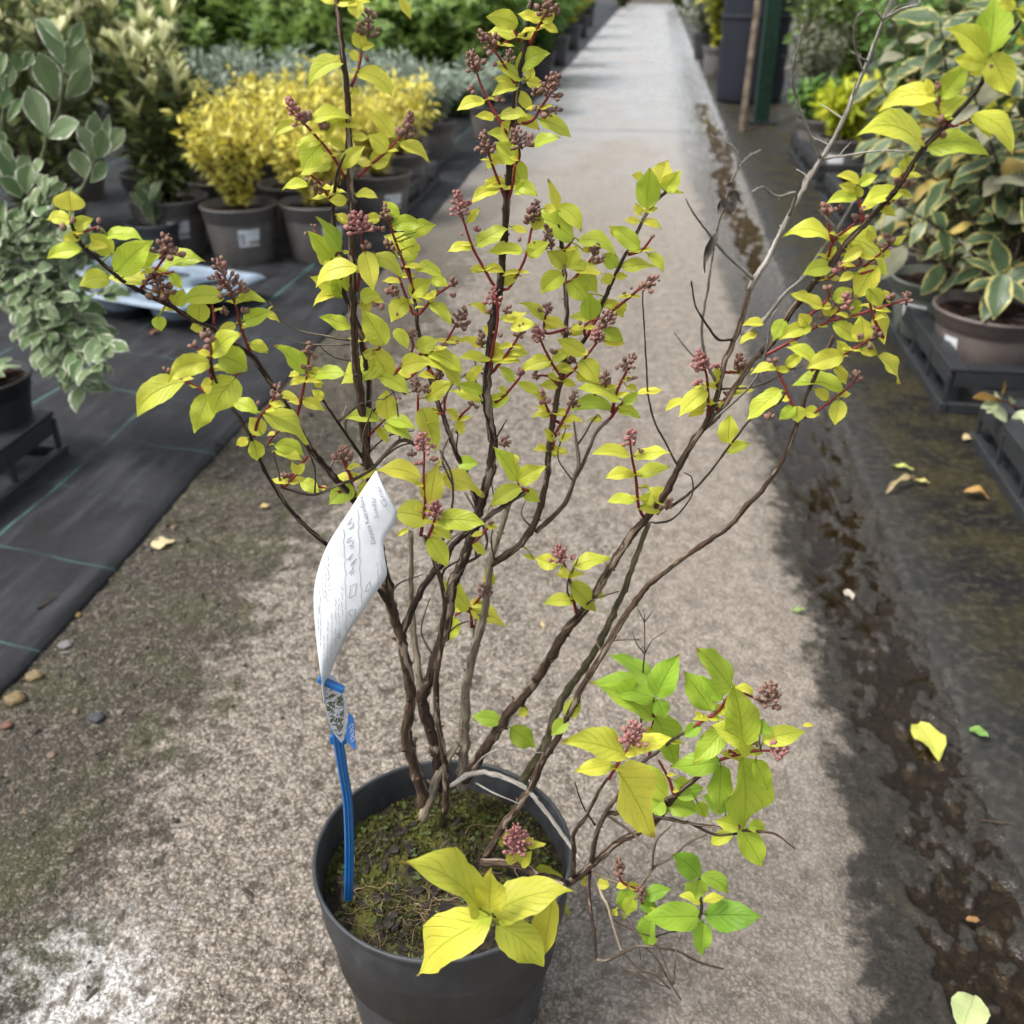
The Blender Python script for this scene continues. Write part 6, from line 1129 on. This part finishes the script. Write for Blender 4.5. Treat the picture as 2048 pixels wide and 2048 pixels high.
# mottled seedlings in the nearest right tray
M_HEU = m_leaf('mottled_leaf', (.42, .46, .26), (.62, .66, .42), vein=.15, trans=.2); M_HEB = m_leaf('bronze_leaf', (.19, .10, .02), (.30, .18, .04), vein=.1)
hu = empty('mottled_seedling', gnd(2060, 900, .10), 'small plant with cream mottled and bronze leaves in the nearest right tray', 'plant')
for (bx, by, tx, ty, w, m) in ((2020, 840, 1985, 822, 34, M_HEU), (1996, 812, 2012, 760, 22, M_HEB), (2000, 800, 1945, 795, 16, M_HEB), (1995, 812, 1962, 815, 16, M_HEU), (2000, 798, 1990, 790, 18, M_HEU), (2020, 806, 2026, 798, 16, M_HEU), (2075, 830, 2022, 858, 40, M_HEU), (2090, 860, 2060, 900, 50, M_HEU), (1990, 800, 1975, 826, 22, M_HEU)):
    b3, t3 = at(bx, by, 2.06), at(tx, ty, 2.02); kk = zdepth(b3)/FPX; vleaf_obj(hu, m, b3, t3, w*kk*1.2, Vector((.1, -.6, .8)), .05, .2, (.6, .5))
mb = MB(); v, f, u = tube([WLOC[hu], at(2060, 830, 2.1), at(2020, 806, 2.06), at(1996, 800, 2.05)], [.003, .0025, .002, .0015], 5); mb.add(v, f, u); mb.build('stem', m_simple('red_stem', (.16, .04, .035)), hu, loc=WLOC[hu])

# yellow-green shrubs farther along the right bed
for i, (u, v, h, r, m, lb) in enumerate(((1.0, 5.55, .34, .20, M_LIME, 'bright yellow-green shrub on the right of the path'), (1.22, 4.85, .36, .24, M_YELG, 'yellow-green shrub in front of the bright one, right bed'), (1.45, 5.5, .42, .26, M_LIME, 'yellow-green shrub right of the bright one'), (.98, 6.25, .24, .18, M_MID, 'low green plant behind the bright yellow-green shrub'), (1.75, 5.0, .40, .26, M_YELG, 'yellow-green shrub mostly behind the yellow-edged leaves'))):
    w = UV(u, v); b, bp = potted('yellow_green_shrub', ('taupe pot of the '+lb.replace(', right bed', ''), lb), 'shrub', (w.x, w.y), .15, .21, TAUPE, -2.2 if i == 0 else None, PLAIN, .02, group=('taupe pots of the yellow-green shrubs', 'yellow-green shrubs in the right bed'))
    bush(b, bp, h, r, 30, 22, .085, 'lance', m, 330+i, upright=.4, start=.15, flat=.5)
for i, (u, v, h, r, m, tp_, lb) in enumerate(((1.05, 7.2, .78, .20, M_OLIVE, 'needle', 'slender grey-olive shrub beside the green post'), (1.55, 7.0, .95, .38, M_MID, 'ovate', 'dense green shrub behind the bright yellow-green one'), (2.1, 6.6, 1.0, .42, M_ACER, 'ovate', 'light green shrub right of the dense green one'), (2.65, 6.3, 1.0, .42, M_MID, 'ovate', 'green shrub behind the yellow-edged shrubs'), (1.5, 8.6, 1.1, .45, M_ACER, 'ovate', 'taller light green shrub in the back of the right bed'), (2.3, 8.4, 1.15, .5, M_MID, 'ovate', 'tall green shrub at the back right'), (1.9, 5.9, .72, .3, M_MID, 'ovate', 'small-leaved green shrub in front of the back row'), (1.16, 8.0, 1.0, .24, M_ACER, 'ovate', 'narrow light green shrub close behind the green post'), (1.0, 10.2, 1.1, .3, M_MID, 'ovate', 'green shrub behind the navy barrel'))):
    w = UV(u, v); b = empty('green_shrub', (w.x, w.y, 0), lb, 'shrub', 'green shrubs in the right bed'); bush(b, (w.x, w.y, .05), h, r, 44, 30, .075 if tp_ == 'ovate' else .06, tp_, m, 350+i, upright=.6, start=.05, flat=.7)
# tall navy barrel, green post, leaning stake
w = UV(.80, 9.1); bar_ = empty('storage_barrel', (w.x, w.y, 0), 'tall dark navy barrel standing beside the path', 'barrel')
pf = [(0, 0), (.25, 0), (.265, .02)]+[(.265+.012*(k % 2), .05+.11*k) for k in range(12)]+[(.27, 1.38), (.255, 1.40), (.0, 1.41)]
V, F, U = lathe(pf, 40); link('barrel_body', mesh('barrel_body', V, F, U), NAVY, bar_, loc=(w.x, w.y, 0)); V, F, U = lathe([(.268, 0), (.283, .006), (.283, .03), (.268, .036)], 40); link('barrel_hoop', mesh('barrel_hoop', V, F, U), NAVY, bar_, loc=(w.x, w.y, .62))
p0 = gnd(1522, 250); gp_ = empty('steel_post', (p0.x, p0.y, 0), 'green painted steel post beside the navy barrel', 'post'); GREENP = m_simple('green_paint', (.005, .026, .014), .6, .3, .3, 30)
mb = MB()
for cx, cy, sx, sy in ((0, 0, .10, .012), (-.044, .03, .012, .048), (.044, .03, .012, .048)): mb.box((p0.x+cx, p0.y+cy, .75), (sx, sy, 1.5))
mb.build('post_channel', GREENP, gp_, loc=(p0.x, p0.y, 0)); mb = MB(); mb.box((p0.x, p0.y+.02, .012), (.20, .14, .02)); mb.build('base_plate', BLACKP, gp_, loc=(p0.x, p0.y, 0))
p0 = gnd(1484, 262); p1 = at(1522, -40, p0.y+.1); mb = MB(); v, f, u = tube([p0, p0.lerp(p1, .5), p1], [.024, .023, .022], 6); mb.add(v, f, u)
tag(mb.build('wooden_stake', m_simple('weathered_wood', (.16, .125, .09), .85, .2, .35, 12), None, loc=p0), 'weathered wooden stake leaning in front of the green post', 'stake')
# stock far down the right of the path
for i, (u, v, h, r, m) in enumerate(((.66, 11.2, .95, .36, M_YELG), (.62, 13.4, .55, .36, M_OLIVE), (.70, 15.8, .6, .36, M_GREY), (1.1, 17.2, .95, .48, M_YELG), (1.2, 20.5, 1.0, .5, M_MID), (1.3, 24.5, 1.0, .55, M_ACER), (2.2, 12.5, 1.3, .6, M_MID), (2.4, 17, 1.3, .7, M_ACER))):
    w = UV(u, v); lb = ('%s shrub in the far row along the right of the path' % ('nearest', 'second', 'third', 'fourth', 'fifth', 'farthest')[i]) if i < 6 else ('%s tall shrub set back on the far right' % ('nearer', 'farther')[i-6])
    b, bp = potted('row_shrub', ('pot under the '+lb, lb), 'shrub', (w.x, w.y), .18, .28, BLACKP if i % 2 else TAUPE, group=('pots down the right of the path', 'shrubs down the right of the path')); bush(b, bp, h, r, 34, 24, .085, 'ovate', m, 380+i, upright=.5, start=.05, flat=.6)

# --- fallen leaves and litter on the ground
def fallen(px, py, tx, ty, w, col, label, zoff=.004, bow=.05, fold=.3, form=(.6, .7), name='fallen_leaf', wave=.05, right=False):
    u, v = toUV(gnd(px, py)); z = (PZ(u, v) if u < .5 and u > -.95 else .006)+zoff; z = max(z, -.010); b3, t3 = gnd(px, py, z), gnd(tx, ty, z+.002); kk = zdepth(b3)/FPX
    V, F, U = leaf_surface(b3, t3, w*kk, ZUP, ZUP, bow, fold, wave, None, 11, 7, form); mb = MB(); mb.add(V, F, U); o = mb.build(name, FALL, None, loc=b3, smooth=True); o.color = (*col, 1); tag(o, label, 'leaf', 'fallen leaves'); return o
FALL = m_leaf('fallen_leaf', None, None, vein=.12, trans=.2, rough=.4)
fallen(1836, 1448, 1880, 1518, 62, (.58, .56, .10), 'large wet yellow leaf lying in the puddle', .010)
fallen(302, 1090, 350, 1080, 42, (.62, .50, .30), 'pale tan leaf beside the edge of the black fabric', .004, .03, .1, (.5, .5))
fallen(1925, 2060, 1950, 1990, 80, (.50, .55, .25), 'pale green leaf at the lower right corner', .008, .10, .4)
fallen(1772, 985, 1832, 955, 16, (.42, .33, .18), 'brown twisted leaf below the small yellow one on the right', .006, .12, .6)
fallen(1782, 930, 1828, 938, 14, (.55, .55, .16), 'small yellow leaf on the right, above the twisted brown one', .005)
fallen(1830, 960, 1860, 965, 14, (.62, .52, .20), 'tiny yellow leaf touching the twisted brown leaf', .006)
fallen(1928, 985, 1978, 995, 34, (.42, .24, .08), 'orange brown curled leaf beside the nearest right tray', .006, .15, .5)
fallen(1928, 880, 1948, 868, 20, (.60, .46, .26), 'pale leaf at the corner of the nearest right tray', .006)
fallen(1940, 1455, 1978, 1475, 26, (.20, .34, .08), 'small fresh green leaf lying right of the gutter', .006, .05, .2, (.5, .6))
fallen(1585, 1222, 1612, 1218, 14, (.24, .34, .12), 'small green leaf at the edge of the damp concrete', .004)
fallen(1690, 1180, 1706, 1200, 20, (.50, .42, .36), 'greyish pink leaf in the wet gutter', .008)
fallen(1932, 1838, 1962, 1842, 16, (.34, .18, .07), 'brown leaf flake near the lower right puddle', .006)
fallen(540, 1010, 520, 1015, 16, (.55, .42, .18), 'tan flake left of the white card', .004)
fallen(740, 508, 748, 514, 14, (.55, .38, .10), 'orange leaf on the fabric beside the far yellow pots', .006)
fallen(1082, 1243, 1088, 1258, 8, (.60, .46, .26), 'tiny tan flake on the concrete behind the stems', .003)
fallen(320, 660, 300, 668, 12, (.30, .14, .07), 'small red-brown flake on the black fabric', .006)
TW = m_simple('litter_twig', (.05, .036, .025), .9, .2, .4, 60)
for (a, b, c, d, lb) in ((190, 1508, 236, 1496, 'dark twig lying on the soil left of the pot'), (75, 1218, 112, 1190, 'short dark twig lying on the black fabric'), (330, 1052, 420, 1030, 'thin dark twig at the fabric edge'), (288, 1250, 310, 1248, 'stubby dark twig below the tan leaf'), (335, 1440, 380, 1458, 'reddish twig on the pale concrete left of the card'), (1960, 1640, 2060, 1665, 'pale straw stem at the right edge'), (430, 885, 520, 898, 'thin twig sticking out over the fabric edge')):
    u, v = toUV(gnd(a, b)); z = (PZ(u, v) if -.95 < u < .5 else .008)+.003; p0, p1 = gnd(a, b, z), gnd(c, d, z+.003); mid_ = p0.lerp(p1, .5)+Vector((.004, .003, .001)); Q = [Vector(q) for q in catmull([p0, mid_, p1], .008)]
    mb = MB(); vv, f, uu = tube(Q, [.0019*(1-.5*i/len(Q)) for i in range(len(Q))], 5); mb.add(vv, f, uu); tag(mb.build('fallen_twig', TW, None, loc=p0), lb, 'twig')
for (px, py, r, c, lb) in ((68, 1352, .013, (.22, .165, .085), 'ochre pebble at the edge of the black fabric'), (30, 1398, .016, (.20, .15, .075), 'large ochre stone at the left edge'), (130, 1290, .011, (.20, .19, .18), 'grey pebble by the fabric edge'), (192, 1435, .012, (.07, .07, .075), 'dark grey pebble on the soil'), (155, 1230, .008, (.21, .14, .05), 'small orange pebble by the fabric edge'), (12, 1450, .009, (.17, .09, .065), 'reddish pebble at the left edge'), (104, 1510, .007, (.20, .14, .10), 'pinkish pebble left of the dark twig')):
    u, v = toUV(gnd(px, py)); z = PZ(u, v); me = bpy.data.meshes.new('pebble'); bm = bmesh.new(); bmesh.ops.create_icosphere(bm, subdivisions=2, radius=r)
    for vv in bm.verts: vv.co *= 1+.18*math.sin(vv.co.x*260+px)*math.cos(vv.co.y*240); vv.co.z *= .55
    bm.to_mesh(me); bm.free(); me.polygons.foreach_set('use_smooth', [True]*len(me.polygons)); g = gnd(px, py, z+r*.3); tag(link('pebble', me, m_simple('pebble_stone', tuple(k*.8 for k in c), .75, .3, .25, 120), None, loc=g), lb, 'pebble')
